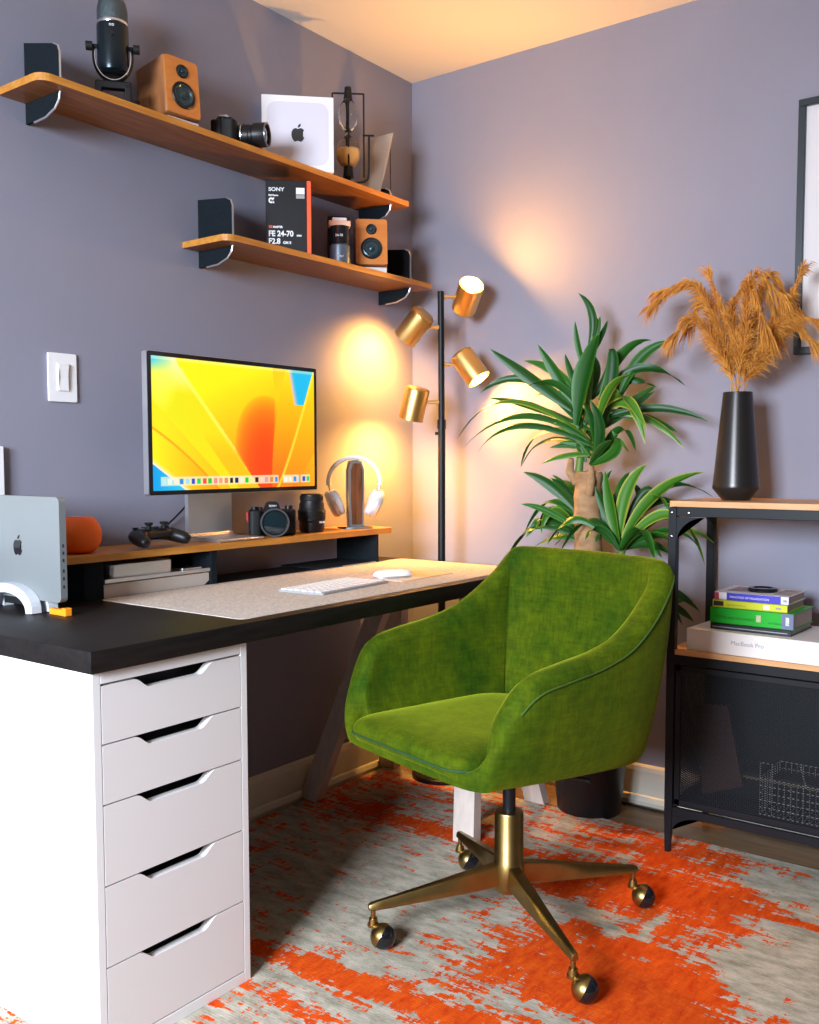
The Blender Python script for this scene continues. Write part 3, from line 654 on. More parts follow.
# laptop upright in an arched stand
t = thing('laptop', 'closed silver laptop standing upright in the arched stand at the left desk end', 'laptop', (-1.911,1.160,.768))
bm = B(); slab(bm, rrect(-.154,.154,0,.219,.012), -.0078,.0078, frame_m((0,0,0),(1,0,0),(0,0,1)))
obj('case', bm, M['alud'], t, smooth=30)
fruit_mark(t, frame_m((.000,-.0080,.113),(1,0,0),(0,0,1)), .045, M['gloss'])
for z in (.03,.047,.063,.085,.10,.115):
    bm = B(); box(bm,.1536,.1543,-.002,.002,z,z+.007); obj('port', bm, M['ink'], t)
t = thing('laptop_stand', 'white arched metal stand gripping the upright laptop', 'laptop stand', (-1.925,1.160,.7402))
for y0,y1 in ((-.031,-.0085),(.0085,.031)):
    bm = B(); n=20; poly=[]
    for k in range(n+1):
        a = PI*k/n; poly.append((.098*math.cos(a), .058*math.sin(a)**.8+.002))
    for k in range(n+1):
        a = PI-PI*k/n; poly.append((.074*math.cos(a), .040*math.sin(a)**.9))
    poly = [(x,max(z,0)) for x,z in poly]
    prism(bm, poly, frame_m((0,y1,0),(1,0,0),(0,0,1)), y1-y0); obj('arch_rail', bm, mat('pale_aluminium',(.50,.52,.56),.4), t)
bm = B(); box(bm,-.03,.03,-.0085,.0085,.040,.0262+.0005,.001); bm.free()
bm = B(); box(bm,-.045,.045,-.0085,.0085,.012,.0272,.001); obj('cradle', bm, M['rubber'], t)
bm = B(); box(bm,-.026,.026,-.007,.007,0,.013,.002); box(bm,.02,.034,-.0085,.0085,0,.017,.002)
tag(obj('cable_adapter', bm, mat('orange_plastic',(.85,.28,.01),.4), loc=(-1.783,1.164,.7402)), 'small orange cable adapter on the desk below the laptop corner', 'adapter')
# ------------------------------------------------------------------ wall light switch
t = thing('light_switch', 'white rocker light switch on the grey wall left of the monitor', 'light switch', (WX, 1.377, 1.262))
bm = B(); slab(bm, rrect(-.038,.038,-.058,.058,.004), 0.0004,.006, frame_m((0,0,0),(0,1,0),(0,0,1))); obj('plate', bm, M['whitep'], t)
bm = B(); slab(bm, rrect(-.0165,.0165,-.033,.033,.002), .006,.0085, frame_m((0,0,0),(0,1,0),(0,0,1))); obj('rocker_frame', bm, M['offwhite'], t)
bm = B(); prism(bm, [(-.031,.0085),(.031,.0085),(.031,.0125),(0,.0095),(-.031,.0105)], frame_m((0,-.013,0),(0,0,1),(1,0,0)), .026); obj('rocker', bm, M['whitep'], t)
# strip of the door casing at the far left of the wall
bm = B(); box(bm, WX, WX+.014, .60, 1.214, .86, 1.095, .001)
tag(obj('wall_panel', bm, M['whitep']), 'pale panel edge on the wall at the far left behind the laptop', 'panel')

# ------------------------------------------------------------------ wall shelves
def shelf(label, y0, y1, z, depth, br, bz0, bz1s, dr):
    t = thing('wall_shelf', label, 'shelf', (WX, (y0+y1)/2, z))
    a, b = y0-(y0+y1)/2, y1-(y0+y1)/2
    bm = B(); slab(bm, rrect(.0008, depth, a, b, [0,.03,.012,0]), 0, .0165)
    for f in bm.faces: f.material_index = 0 if abs(f.normal.z) > .5 or len(f.verts) == 3 else 1  # top and underside take the shade-coloured walnut, edges the lighter one
    obj('board', bm, [M['shelfshade'], M['walnut']], t)
    for y, bz1 in zip(br, bz1s):
        yy = y-(y0+y1)/2
        poly = [(.001,bz0-z),(.075,bz0-z+.004),(.112,bz0-z+.016),(.128,bz0-z+.032),(.133,bz0-z+.055),(.133,-.0005),(.001,-.0005)]
        poly2 = [(.001,.0170),(.133,.0170),(.133,bz1-z-.022-dr),(.127,bz1-z-.008-dr),(.112,bz1-z-dr),(.001,bz1-z)]
        bm = B(); prism(bm, poly, frame_m((0,yy+.004,0),(1,0,0),(0,0,1)), .008); prism(bm, poly2, frame_m((0,yy+.004,0),(1,0,0),(0,0,1)), .008)
        o = obj('bracket', bm, M['felt'], t)
        bm = B()
        tube(bm, [(.030,yy,bz0-z+.0005),(.075,yy,bz0-z+.003),(.112,yy,bz0-z+.0155),(.1285,yy,bz0-z+.032),(.1338,yy,bz0-z+.055),(.1338,yy,-.001)], .0028, 6)
        tube(bm, [(.1338,yy,.0175),(.1338,yy,bz1-z-.022-dr),(.1275,yy,bz1-z-.0075-dr),(.1125,yy,bz1-z+.0005-dr)], .0028, 6)
        obj('bracket_edge', bm, M['alu'], o)
shelf('upper long walnut wall shelf holding the microphone and white box', 1.234, 2.566, 1.884, .166, (1.304, 2.505), 1.837, (2.020, 1.965), .028)
shelf('lower short walnut wall shelf holding the black lens box', 1.756, 2.68, 1.6345, .177, (1.816, 2.609), 1.59, (1.774, 1.774), .012)
ZU, ZL = 1.9008, 1.6513

# microphone
t = thing('microphone', 'black desktop studio microphone with silver grille at the left of the upper shelf', 'microphone', (-1.99, 1.482, ZU), math.radians(50))
bm = B(); lathe(bm,[(.050,0),(.052,.003),(.050,.008),(.030,.013),(.016,.020),(.014,.03)],36); obj('base', bm, M['black'], t, smooth=40)
bm = B()
for s in (-1,1): box(bm, s*.034-.008, s*.034+.008,-.012,.012,.006,.062,.003)
box(bm,-.042,.042,-.012,.012,.050,.068,.004); obj('stand', bm, M['black'], t)
bm = B(); pts = [(.0445*math.cos(a),0,.125+ (.0445 if math.sin(a)>0 else .058)*math.sin(a)) for a in [math.radians(180+180*k/20) for k in range(21)]]
pts = [(-.0445,0,.150)]+pts+[(.0445,0,.150)]
tube(bm, pts, .0035, 8)
for v in bm.verts: v.co.y *= 2.4
obj('yoke', bm, M['black'], t, smooth=60)
bm = B(); pp=[(-.0412,-.0092,.135)]+[(.0412*math.cos(a),-.0092,.122+.052*math.sin(a)) for a in [math.radians(180+180*k/16) for k in range(17)]]+[(.0412,-.0092,.135)]
tube(bm, pp, .0014, 6); obj('yoke_edge', bm, M['silver'], t)
bm = B(); lathe(bm,[(.0,.084),(.026,.085),(.034,.090),(.0365,.100),(.0370,.192),(.0355,.197)],40); obj('body', bm, mat('black_mic_metal',(.012,.02,.026),.25,metal=.5), t, smooth=40)
bm = B(); lathe(bm,[(.0365,.197),(.0370,.199),(.0370,.202),(.0362,.204)],40,cap=False); obj('ring', bm, M['silver'], t, smooth=30)
bm = B(); lathe(bm,[(.0358,.204),(.0355,.232),(.032,.250),(.024,.263),(.012,.269),(0,.270)],40,cap=False); obj('grille', bm, mat('mesh_grille',(.10,.13,.14),.35,metal=.8,bump=1.,bscale=500), t, smooth=60)
for s in (-1,1):
    bm = B(); cyl(bm,(s*.047,0,.148),(s*.062,0,.148),.0105,seg=16); cyl(bm,(s*.037,0,.148),(s*.047,0,.148),.005,seg=12); obj('knob', bm, M['rubber'], t, smooth=30)
bm = B(); lathe(bm,[(.0055,0),(.0055,.002),(.004,.003),(0,.003)],16,(0,-.0365,.166),(0,-1,0)); obj('button', bm, M['gloss'], t)
bm = B(); 
for k in range(9):
    a = math.radians(360*k/9)
text('lettering','oo',.011,frame_m((0,-.0372,.184),(1,0,0),(0,0,1)),M['whitep'],t,align='CENTER',ext=.0008)
bm = B(); lathe(bm,[(.018,0),(.02,.004),(.02,.05),(.018,.054),(0,.054)],28)
tag(obj('jar', bm, M['black'], smooth=40, loc=(-2.03,1.566,ZU)), 'small dark cylinder half hidden between the microphone and left speaker', 'jar')

# bookshelf speakers
def speaker(label, loc, rz, first=None):
    t = thing('bookshelf_speaker', label, 'speaker', loc, rz, 'walnut bookshelf speakers')
    w,h,d = .102,.146,.125
    # front faces -y ; raised and tilted by the stand
    tl = Matrix.Translation((0,0,.018)) @ Matrix.Rotation(math.radians(-5),4,'X')
    def T(bm): return xf(bm, tl)
    bm = B(); box(bm,-w/2,w/2,-d/2,d/2,0,h,.006,3); T(bm); obj('cabinet', bm, M['spkwood'], t, smooth=35)
    bm = B(); slab(bm, rrect(-w/2+.0015,w/2-.0015,.0015,h-.0015,.009), 0,.003, frame_m((0,-d/2,0),(1,0,0),(0,0,1))); T(bm); fr = obj('front_panel', bm, M['spkfront'], t)
    for z,r in ((.052,.0335),(.112,.0165)):
        bm = B(); lathe(bm,[(r,0),(r*1.02,.002),(r*.97,.004),(r*.86,.0035),(r*.8,.001)],36,(0,-d/2-.003,z),(0,-1,0),cap=False); T(bm); rg = obj('driver_ring', bm, M['black'], t, smooth=30)
        bm = B(); lathe(bm,[(r*.82,.0035),(r*.72,.0045),(r*.62,.001),(r*.32,.0006),(r*.3,.003),(r*.2,.0055),(0,.0065)],36,(0,-d/2-.003,z),(0,-1,0),cap=False); T(bm); obj('cone', bm, mat('driver_cone',(.03,.06,.075),.3,metal=.5) if 'driver_cone' not in bpy.data.materials else bpy.data.materials['driver_cone'], rg, smooth=30)
    return t
speaker('wooden bookshelf speaker on the upper shelf beside the microphone', (-2.0,1.658,ZU), math.radians(90-5))
speaker('orange-brown wooden speaker on the lower shelf beside the silver-grey lens package', (-1.977,2.443,ZL), math.radians(42))
def wedge(label, loc, rz):
    t = thing('speaker_riser', label, 'speaker riser', loc, rz, 'white speaker risers')
    bm = B(); prism(bm, [(-.055,0),(.050,0),(.050,.0055),(.040,.0095),(-.058,.0175),(-.062,.0135)], frame_m((-.045,0,0),(0,1,0),(0,0,1)), .09)
    obj('plate', bm, M['whitep'], t)
wedge('pale speaker riser under the upper shelf speaker', (-2.0,1.658,ZU), math.radians(90-5))
wedge('pale speaker riser under the lower shelf speaker', (-1.977,2.443,ZL), math.radians(45))

# upper shelf: slr camera, white box, hourglass lantern, tablet
t = thing('slr_camera', 'black camera with a long zoom lens lying beside the white box on the upper shelf', 'camera', (-2.0,1.848,ZU+.001), math.radians(118))
camera_body(t,.112,.085,.045,.0315,.095)
bm = B(); lathe(bm,[(.0324,.028),(.0324,.031)],36,(0,-.0225,.0357),(0,-1,0),cap=False); obj('silver_ring', bm, M['silver'], t)
bm = B(); box(bm,-.02,.02,-.012,.014,.083,.088,.001); obj('hot_shoe', bm, M['alu'], t)
t = thing('product_box', 'square white box with a black fruit logo standing on the upper shelf', 'box', (-1.985,2.117,ZU+.0002), math.radians(45))
bm = B(); slab(bm, rrect(-.1035,.1035,.0,.213,.002,2), -.022,.022, frame_m((0,0,0),(1,0,0),(0,0,1))); obj('carton', bm, M['white_paper'], t)
bm = B(); slab(bm, rrect(-.089,.089,.018,.195,.028), .0222,.0226, frame_m((0,0,0),(1,0,0),(0,0,1))); obj('printed_square', bm, mat('lavender_print',(.72,.71,.80),.5), t)
fruit_mark(t, frame_m((0.0,-.0228,.108),(1,0,0),(0,0,1)), .052, M['greyink'] if 0 else M['ink'])
# hourglass lantern
t = thing('hourglass', 'hourglass with amber sand in a black wire cage right of the white box', 'hourglass', (-1.962,2.318,ZU), math.radians(42))
W2 = .048; bm = B()
for s in (-1,1):
    tube(bm, [(s*W2,0,.030),(s*W2,0,0.282)], .0028, 8)
tube(bm, [(-W2,0,0.282),(W2,0,0.282)], .0028, 8); tube(bm,[(0,-.03,0.282),(0,.03,0.282)],.0028,8); tube(bm,[(0,-.03,0.282),(0,-.03,.035)],.0028,8); tube(bm,[(0,.03,0.282),(0,.03,.035)],.0028,8)
tube(bm, catmull([(-W2,0,.035),(-W2+.004,0,.022),(-W2+.014,0,.016),(W2-.014,0,.016),(W2+.004,0,.022),(W2+.014,0,.040),(W2+.016,0,.16)],5),.0032,8)
cyl(bm,(W2-.004,0,.158),(W2+.032,0,.158),.003,seg=8)
obj('wire_cage', bm, M['black'], t, smooth=50)
bm = B(); cyl(bm,(0,0,0),(0,0,.004),.035,seg=28); cyl(bm,(0,0,.004),(0,0,.030),.008); cyl(bm,(0,0,.03),(0,0,.062),.017,.014); obj('foot', bm, M['black'], t, smooth=40)
bm = B(); cyl(bm,(0,0,.264),(0,0,.300),.014,.010); obj('top_cap', bm, M['black'], t, smooth=40)
bm = B(); lathe(bm,[(.010,.060),(.024,.066),(.035,.085),(.038,.108),(.033,.130),(.016,.150),(.0075,.158),(.0075,.164),(.016,.174),(.027,.192),(.031,.215),(.028,.240),(.017,.258),(.010,.266)],32,cap=False)
g = _nodes('clear_glass'); gm = g[0]; g[2].inputs['Transmission Weight'].default_value = 1; g[2].inputs['Roughness'].default_value = .02; g[2].inputs['IOR'].default_value = 1.25; g[2].inputs['Base Color'].default_value=(1,.96,.9,1)
obj('glass_bulbs', bm, gm, t, smooth=60)
bm = B(); lathe(bm,[(0,.067),(.021,.069),(.032,.087),(.0345,.106),(.031,.114),(0,.118)],28,cap=False); obj('sand', bm, M['sand'], t, smooth=60)
t = thing('tablet_easel', 'beige curved panel leaning on a thin wire at the upper shelf right end', 'easel', (-1.998,2.44,ZU))
bm = B()
pr = catmull([(-.075,.001),(-.030,.004),(.012,.012),(.028,.040),(.050,.100),(.088,.215)],6)
rows = []
for p in pr:
    rows.append([bm.verts.new(c) for c in ((-.055,p.x,p.y),(.050,p.x,p.y),(.050,p.x-.0045,p.y+.0012),(-.055,p.x-.0045,p.y+.0012))])
for a, b_ in zip(rows, rows[1:]):
    for k in range(4): bm.faces.new((a[k],a[(k+1)%4],b_[(k+1)%4],b_[k]))
bm.faces.new(rows[0]); bm.faces.new(rows[-1])
obj('panel', bm, mat('beige_panel',(.46,.37,.30),.6), t)
bm = B(); tube(bm,[(.040,.085,.0),(.040,.085,.05),(.040,.082,.185)],.0016,6); obj('wire_leg', bm, M['black'], t)

# lower shelf: lens box and lens package
t = thing('lens_box', 'tall black camera lens box with orange side stripe on the lower shelf', 'box', (-1.979,2.071,ZL), math.radians(42))
w,h = .128,.205
bm = B(); box(bm,-w/2,w/2-.012,-.045,.045,0,h,.001,1); obj('carton', bm, mat('black_carton',(.005,.005,.006),.5,spec=.3), t)
bm = B(); box(bm,w/2-.0118,w/2,-.045,.045,0,h,.001,1); obj('orange_stripe', bm, mat('orange_card',(.85,.10,.02),.5), t)
def lt(s,x,z,size,m='whitep',bold=.0004,sx=1): return text('lettering',s,size,frame_m((x,-.0453,z),(1,0,0),(0,0,1)),M[m],t,bold=bold,sx=sx)
lt('SONY',-w/2+.008,h-.030,.0145,sx=1.15); lt('Full Frame',-w/2+.008,h-.044,.0065); lt('α',-w/2+.008,h-.063,.024,bold=.0012)
bm = B(); box(bm,-w/2+.008,-w/2+.018,-.0455,-.0450,.071,.079); obj('red_mark', bm, mat('red_ink',(.7,.08,.03),.5), t)
lt('MASTER',-w/2+.020,.072,.0075); lt('FE 24-70',-w/2+.007,.049,.0215,sx=.92,bold=.0007); lt('mm',w/2-.041,.049,.009); lt('F2.8',-w/2+.007,.0275,.0215,sx=.92,bold=.0007); lt('GM II',-w/2+.048,.0275,.010)
bm = B(); box(bm,w/2-.042,w/2-.018,-.0456,-.0450,h-.038,h-.020); obj('label_patch', bm, M['whitep'], t)
bm = B(); box(bm,w/2-.042,w/2-.018,-.0456,-.0450,h-.050,h-.040); obj('label_strip', bm, M['greyink'], t)
for k,z in enumerate((.045,.075,.105,.125,.145)):
    bm = B(); box(bm,-w/2-.0004,-w/2,-.02,.004,z,z+.006); obj('side_print', bm, M['whitep'], t)
t = thing('lens_package', 'black open package showing a silver-grey lens barrel, left of the lower shelf speaker', 'package', (-1.975,2.287,ZL), math.radians(45))
bm = B(); box(bm,-.034,.034,.0,.035,0,.158,.001,1); obj('backing', bm, M['black'], t)
bm = B(); lathe(bm,[(.030,.0),(.031,.002),(.031,.060),(.027,.064),(.027,.076),(.0285,.078),(.0285,.118)],32,(0,-.032,0)); 
obj('barrel', bm, mat('grey_barrel',(.10,.13,.17),.4,metal=.3), t, smooth=30)
bm = B(); box(bm,-.0335,.0335,-.034,-.0,.120,.138,.003,2); obj('orange_band', bm, mat('peach_label',(.85,.50,.33),.5), t)
bm = B(); box(bm,-.022,.022,-.030,-.002,.138,.148,.003,2); obj('white_lid', bm, M['whitep'], t)
bm = B(); lathe(bm,[(.0313,.064),(.0290,.066),(.0288,.118)],32,(0,-.0325,0),cap=False); obj('dark_collar', bm, M['gloss'], t, smooth=30)
text('lettering','24-70',.010,frame_m((-.016,-.0625,.084),(1,0,0),(0,0,1)),M['whitep'],t,ext=.001)
text('lettering','SONY',.008,frame_m((-.012,-.0640,.022),(1,0,0),(0,0,1)),M['whitep'],t,ext=.001)

# ------------------------------------------------------------------ floor lamp
LX, LY = -1.822, 2.62
LIGHTS = []
def lamp():
    t = thing('floor_lamp', 'black and brass floor lamp with four spot heads in the room corner', 'floor lamp', (LX,LY,0))
    bm = B(); lathe(bm,[(.10,0),(.10,.012),(.095,.016),(.02,.018)],40); obj('base', bm, M['black'], t, smooth=30)
    bm = B(); tube(bm,[(0,0,.018),(0.0,0,1.18)],.0125,16); obj('lower_pole', bm, M['blackm'], t, smooth=50)
    bm = B(); tube(bm,[(0,0,1.18),(-.004,0,1.612)],.0105,16); obj('upper_pole', bm, M['blackm'], t, smooth=50)
    bm = B(); cyl(bm,(0,0,1.165),(0,0,1.195),.0145); cyl(bm,(0,0,1.15),(-.018,-.012,1.15),.005); obj('collar', bm, M['blackm'], t, smooth=40)
    R_ = Vector((.80,.60,0)); Fw = Vector((-.60,.80,0))
    # side, height of arm, arm reach, head direction (in right/away/up)
    for (sd,za,ctr,dr) in ((1,1.594,(.084,-.0,1.592),(.20,-.76,.62)),(-1,1.496,(-.088,.0,1.500),(-.55,.40,-.66)),(1,1.375,(.092,.0,1.368),(.50,-.22,-.72)),(-1,1.252,(-.090,.0,1.248),(-.22,.17,-.96))):
        c = R_*ctr[0]+Vector((0,0,ctr[2])); d = (R_*dr[0]+Fw*dr[1]+Vector((0,0,dr[2]))).normalized()
        L=.108; r=.041
        bm = B(); p0 = c-d*L/2
        lathe(bm,[(0,0),(r-.006,0),(r-.001,.004),(r,.009),(r,L),(r-.0022,L),(r-.0022,.014),(0,.012)],40,p0,d,cap=False)
        h = obj('lamp_head', bm, M['gold'], t, smooth=40)
        bm = B(); lathe(bm,[(0,0),(.012,.0),(.013,.018),(.020,.028),(.0265,.034),(.0285,.042),(.027,.047),(.018,.051),(0,.052)],28,p0+d*.014,d,cap=False); bo = obj('bulb', bm, M['bulb'], h, smooth=60)
        a0 = Vector((sd*.009*.8, sd*.009*.6, za)); u = R_*sd
        a1 = c - u*(.044) ; a1.z = za
        bm = B(); cyl(bm,a0,a0+(a1-a0)*.3,.0075,seg=14); cyl(bm,a0+(a1-a0)*.3,a1,.0055,seg=14); cyl(bm,a1-Vector((0,0,.0)),a1+u*.006,.008,seg=14); obj('swivel_arm', bm, M['gold'], t, smooth=40)
        LIGHTS.append((Vector((LX,LY,0))+p0+d*(L-(.016 if not LIGHTS else .033)), d))
lamp()

# ------------------------------------------------------------------ potted dracaena
def leaves(bm, tab, lay, seed):
    rnd = random.Random(seed)
    for (b,m,tp,w) in tab:
        b,m,tp = Vector(b),Vector(m),Vector(tp)
        n=14; mx=5; pts=[]
        ctrl = m*2-(b+tp)*.5                          # passes through m
        ctrl = b.lerp(ctrl,1)
        side0=None; rows=[]
        tone0 = rnd.choice((.0,.05,.12,.2,.3,.42,.55))
        for i in range(n+1):
            s=i/n; p=b*(1-s)**2+ctrl*2*s*(1-s)+tp*s*s
            d=((ctrl-b)*(1-s)+(tp-ctrl)*s).normalized()
            if side0 is None:
                view=Vector((-.6+rnd.uniform(-.5,.5),.8+rnd.uniform(-.3,.3),rnd.uniform(-.5,.1)))
                side0=d.cross(view).normalized()
            sd=(side0-d*side0.dot(d)).normalized(); up=sd.cross(d)
            ww=w*.5*(.28+.72*math.sin(min(1,s*1.75)*PI/2))*(1-s**3.2)**.9+.0004
            row=[]
            for k in range(mx):
                q=(k/(mx-1)-.5)*2
                v=bm.verts.new(p+sd*q*ww+up*(abs(q)*ww*.35)+Vector((0,0,rnd.uniform(-.0006,.0006))))
                v.co.y=min(v.co.y,WY-.012)
                e=abs(q)
                v[lay]=min(1,max(0,tone0+(.42 if e>.9 else 0)+(.12 if e<.1 else 0)+ (.35 if s>.93 else 0)))
                row.append(v)
            rows.append(row)
        for a,c in zip(rows,rows[1:]):
            for k in range(mx-1): bm.faces.new((a[k],a[k+1],c[k+1],c[k]))
def plant():
    px_,py_=-1.290,2.625
    t = thing('potted_plant', 'tall dracaena houseplant with thick cane trunk in a black pot behind the green chair', 'plant', (px_,py_+.02,FZ))
    O = Vector((px_,py_+.02,FZ))
    bm = B(); lathe(bm,[(0,0),(.090,0),(.096,.01),(.118,.235),(.122,.240),(.122,.255),(.112,.255),(.108,.225),(0,.222)],40,cap=False); obj('pot', bm, M['black'], t, smooth=35)
    bm = B(); lathe(bm,[(.106,.215),(.1,.228),(0,.231)],30,cap=False); obj('soil', bm, M['soil'], t)
    bm = B(); P=[(0,-.02,.22),(-.002,-.02,.45),(.0,-.018,.70),(-.004,-.02,.90),(-.002,-.02,1.035)]
    pts=catmull(P,8); tube(bm,pts,.04,20,rads=[.041+.0022*math.sin(i*1.7) for i in range(len(pts))])
    rnd=random.Random(5)
    for v in bm.verts: v.co += Vector((rnd.uniform(-1,1),rnd.uniform(-1,1),0))*.0012
    tube(bm,[(.022,-.05,1.06),(.024,-.057,1.01),(.020,-.060,.965)],.012,10,rads=[.006,.013,.011])
    tube(bm,[(-.035,-.03,1.00),(-.055,-.04,1.035),(-.050,-.04,1.075)],.012,10,rads=[.013,.014,.009])
    obj('trunk', bm, M['trunk'], t, smooth=60)
    bm = B()
    tube(bm,[(-.03,-.03,1.03),(-.02,-.03,1.14),(.0,-.02,1.30),(.005,-.02,1.46)],.012,10,rads=[.012,.011,.009,.004])
    tube(bm,[(.03,-.02,.62),(.075,-.04,.72),(.118,-.045,.80),(.135,-.045,.86)],.012,10,rads=[.014,.013,.010,.006])
    tube(bm,[(.02,.0,.45),(.09,.03,.58),(.125,.035,.66)],.01,8,rads=[.012,.010,.006])
    tube(bm,[(-.02,.01,.70),(-.03,.03,.80),(.01,.03,.87)],.01,8,rads=[.012,.010,.006])
    obj('stems', bm, mat('green_stem',(.10,.20,.03),.5), t, smooth=60)
    def more(tab, seed, n):
        rn = random.Random(seed); out = list(tab)
        for (b,m,c,w) in rn.sample(tab, min(n,len(tab))):
            L = Vector(c)-Vector(b); k = rn.uniform(.62,.88); rot = Matrix.Rotation(rn.uniform(-.45,.45),3,'Y') @ Matrix.Rotation(rn.uniform(-.5,.5),3,'Z')
            bb = Vector(b)+Vector((0,.02,rn.uniform(-.02,.03)))
            out.append((tuple(bb), tuple(bb+rot@(Vector(m)-Vector(b))*k), tuple(bb+rot@L*k), w*.9))
        return out
    for tab,sd in ((more(LV1,21,26),1),(more(LV2,22,14),2),(more(LV3,23,5),3)):
        bm = B(); lay=bm.verts.layers.float.new('tone')
        tt=[(Vector(b)-O,Vector(m)-O,Vector(c)-O,w) for b,m,c,w in tab]
        # the wall clamp is in world space
        bm2 = B(); lay2=bm2.verts.layers.float.new('tone'); leaves(bm2,tab,lay2,sd)
        for v in bm2.verts: v.co -= O
        bm.free(); o=obj('foliage', bm2, M['leaf'], t, smooth=70)
plant()
# ------------------------------------------------------------------ industrial shelving unit
def unit():
    ux0, ux1, uy0, uy1 = -.978, .03, 2.462, 2.775
    t = thing('shelving_unit', 'black metal sideboard with wooden shelves and mesh doors at the right', 'shelving unit', (ux0,uy0,0))
    W, D = ux1-ux0, uy1-uy0
    def P(nm, bm, m, par=None, s=None): return obj(nm, bm, m, par or t, smooth=s)
    bm = B(); slab(bm, rrect(.002,W-.002,0,D,.003), .938,.953); P('top_board', bm, M['pine'])
    bm = B(); slab(bm, rrect(.006,W-.006,.002,D,.004), .543,.556); P('middle_board', bm, M['pine'])
    for x in (0, W-.022):
        for y in (0, D-.022):
            z0 = 0 if y==0 else FZ
            bm = B(); box(bm,x,x+.022,y,y+.022,z0+.12,.9355,.001,1)
            a=bm.verts[:] ; n0=len(a)
            # tapered foot
            v=[bm.verts.new(c) for c in ((x,y,z0+.12),(x+.022,y,z0+.12),(x+.022,y+.022,z0+.12),(x,y+.022,z0+.12),(x+.002,y+.002,z0),(x+.015,y+.002,z0),(x+.015,y+.015,z0),(x+.002,y+.015,z0))]
            for f in ((0,1,5,4),(1,2,6,5),(2,3,7,6),(3,0,4,7),(4,5,6,7)): bm.faces.new([v[i] for i in f])
            P('leg', bm, M['blackm'])
    for zz,h in ((.9125,.025),(.518,.0245),(.105,.022)):
        bm = B(); box(bm,.022,W-.022,.001,.012,zz,zz+h,.001,1); box(bm,.022,W-.022,D-.012,D-.001,zz,zz+h,.001,1)
        box(bm,.001,.012,.022,D-.022,zz,zz+h,.001,1); box(bm,W-.012,W-.001,.022,D-.022,zz,zz+h,.001,1); P('rail', bm, M['blackm'])
    for s in (0,1):                                     # corner gussets
        for zt,hh in ((.9105,.07),(.105,.05)):
            n=8; pts=[(.022,zt),(.022+ (.075),zt)]
            pts+= [(.022+.075*(1-math.sin(PI/2*k/n)), zt-hh*(1-math.cos(PI/2*k/n))) for k in range(n+1)][1:]
            pts=[(x if s==0 else W-x, z) for x,z in pts]
            bm = B(); prism(bm, pts, frame_m((0,.004,0),(1,0,0),(0,0,1)), .003); P('gusset', bm, M['blackm'])
    for x,z in ((.009,.922),(.055,.922),(.009,.86),(W-.009,.922)):
        bm = B(); lathe(bm,[(.0042,0),(.0042,.001),(.0025,.0035),(0,.004)],12,(x,.001,z),(0,-1,0)); P('bolt', bm, M['silver'], None, 40)
    bm = B(); box(bm,.022,W-.022,.012,D-.012,.1285,.1315); P('bottom_panel', bm, M['blackm'])
    bm = B(); box(bm,.022,W-.022,D-.010,D-.008,.128,.518); P('dark_backing', bm, M['blackm'])  # black sheet added so the cabinet interior reads as deep shade
    # expanded-metal doors and sides
    def lattice(x0,x1,z0,z1,place,pitch=.0115,hz=.0062,r=.0007):
        bm = B()
        def strip(a,b):
            d=(Vector((b[0]-a[0],0,b[1]-a[1]))).normalized(); nrm=Vector((-d.z,0,d.x))*r*1.25
            q=[Vector((a[0],0,a[1]))+nrm,Vector((a[0],0,a[1]))-nrm,Vector((b[0],0,b[1]))-nrm,Vector((b[0],0,b[1]))+nrm]
            f=[bm.verts.new(place(v.x,-.0006,v.z)) for v in q]; g=[bm.verts.new(place(v.x,.0006,v.z)) for v in q]
            bm.faces.new(f); bm.faces.new(g[::-1])
            for i in range(4): bm.faces.new((f[i],g[i],g[(i+1)%4],f[(i+1)%4]))
        sl=hz/pitch; H=z1-z0; Wd=x1-x0
        for sg in (1,-1):
            k=-int(Wd*sl/(hz*1))-2
            while True:
                c=z0+k*hz*1.0*1
                k+=1
                # line z = c + sg*sl*(x-x0)  (for sg=-1 shift)
                cc = c if sg>0 else c+Wd*sl
                xa,xb=x0,x1; za=cc; zb=cc+sg*sl*Wd
                if min(za,zb)>z1: break
                if max(za,zb)<z0: continue
                # clip
                def cl(xv,zv):
                    return xv,zv
                pts=[]
                for zlim in (z0,z1):
                    xx=x0+(zlim-cc)/(sg*sl)
                    if x0<xx<x1: pts.append((xx,zlim))
                if z0<=za<=z1: pts.append((x0,za))
                if z0<=zb<=z1: pts.append((x1,zb))
                if len(pts)>=2: strip(pts[0],pts[1])
        return bm
    mid=W/2
    for a,b in ((.026,mid-.002),(mid+.002,W-.026)):
        bm = B(); z0,z1=.135,.515
        box(bm,a,b,.003,.011,z1-.016,z1,.001,1); box(bm,a,b,.003,.011,z0,z0+.016,.001,1); box(bm,a,a+.014,.003,.011,z0,z1); box(bm,b-.014,b,.003,.011,z0,z1)
        f = P('mesh_door', bm, M['blackm'])
        P('mesh_panel', lattice(a+.014,b-.014,z0+.016,z1-.016,lambda x,y,z:Vector((x,y+.008,z))), M['steel'], f)
    P('side_mesh', lattice(.022,D-.022,.128,.503,lambda x,y,z:Vector((.006+y,x,z))), M['steel'])
    P('side_mesh', lattice(.022,D-.022,.128,.503,lambda x,y,z:Vector((W-.006+y,x,z))), M['steel'])
unit()
UX, UY = -.978, 2.462
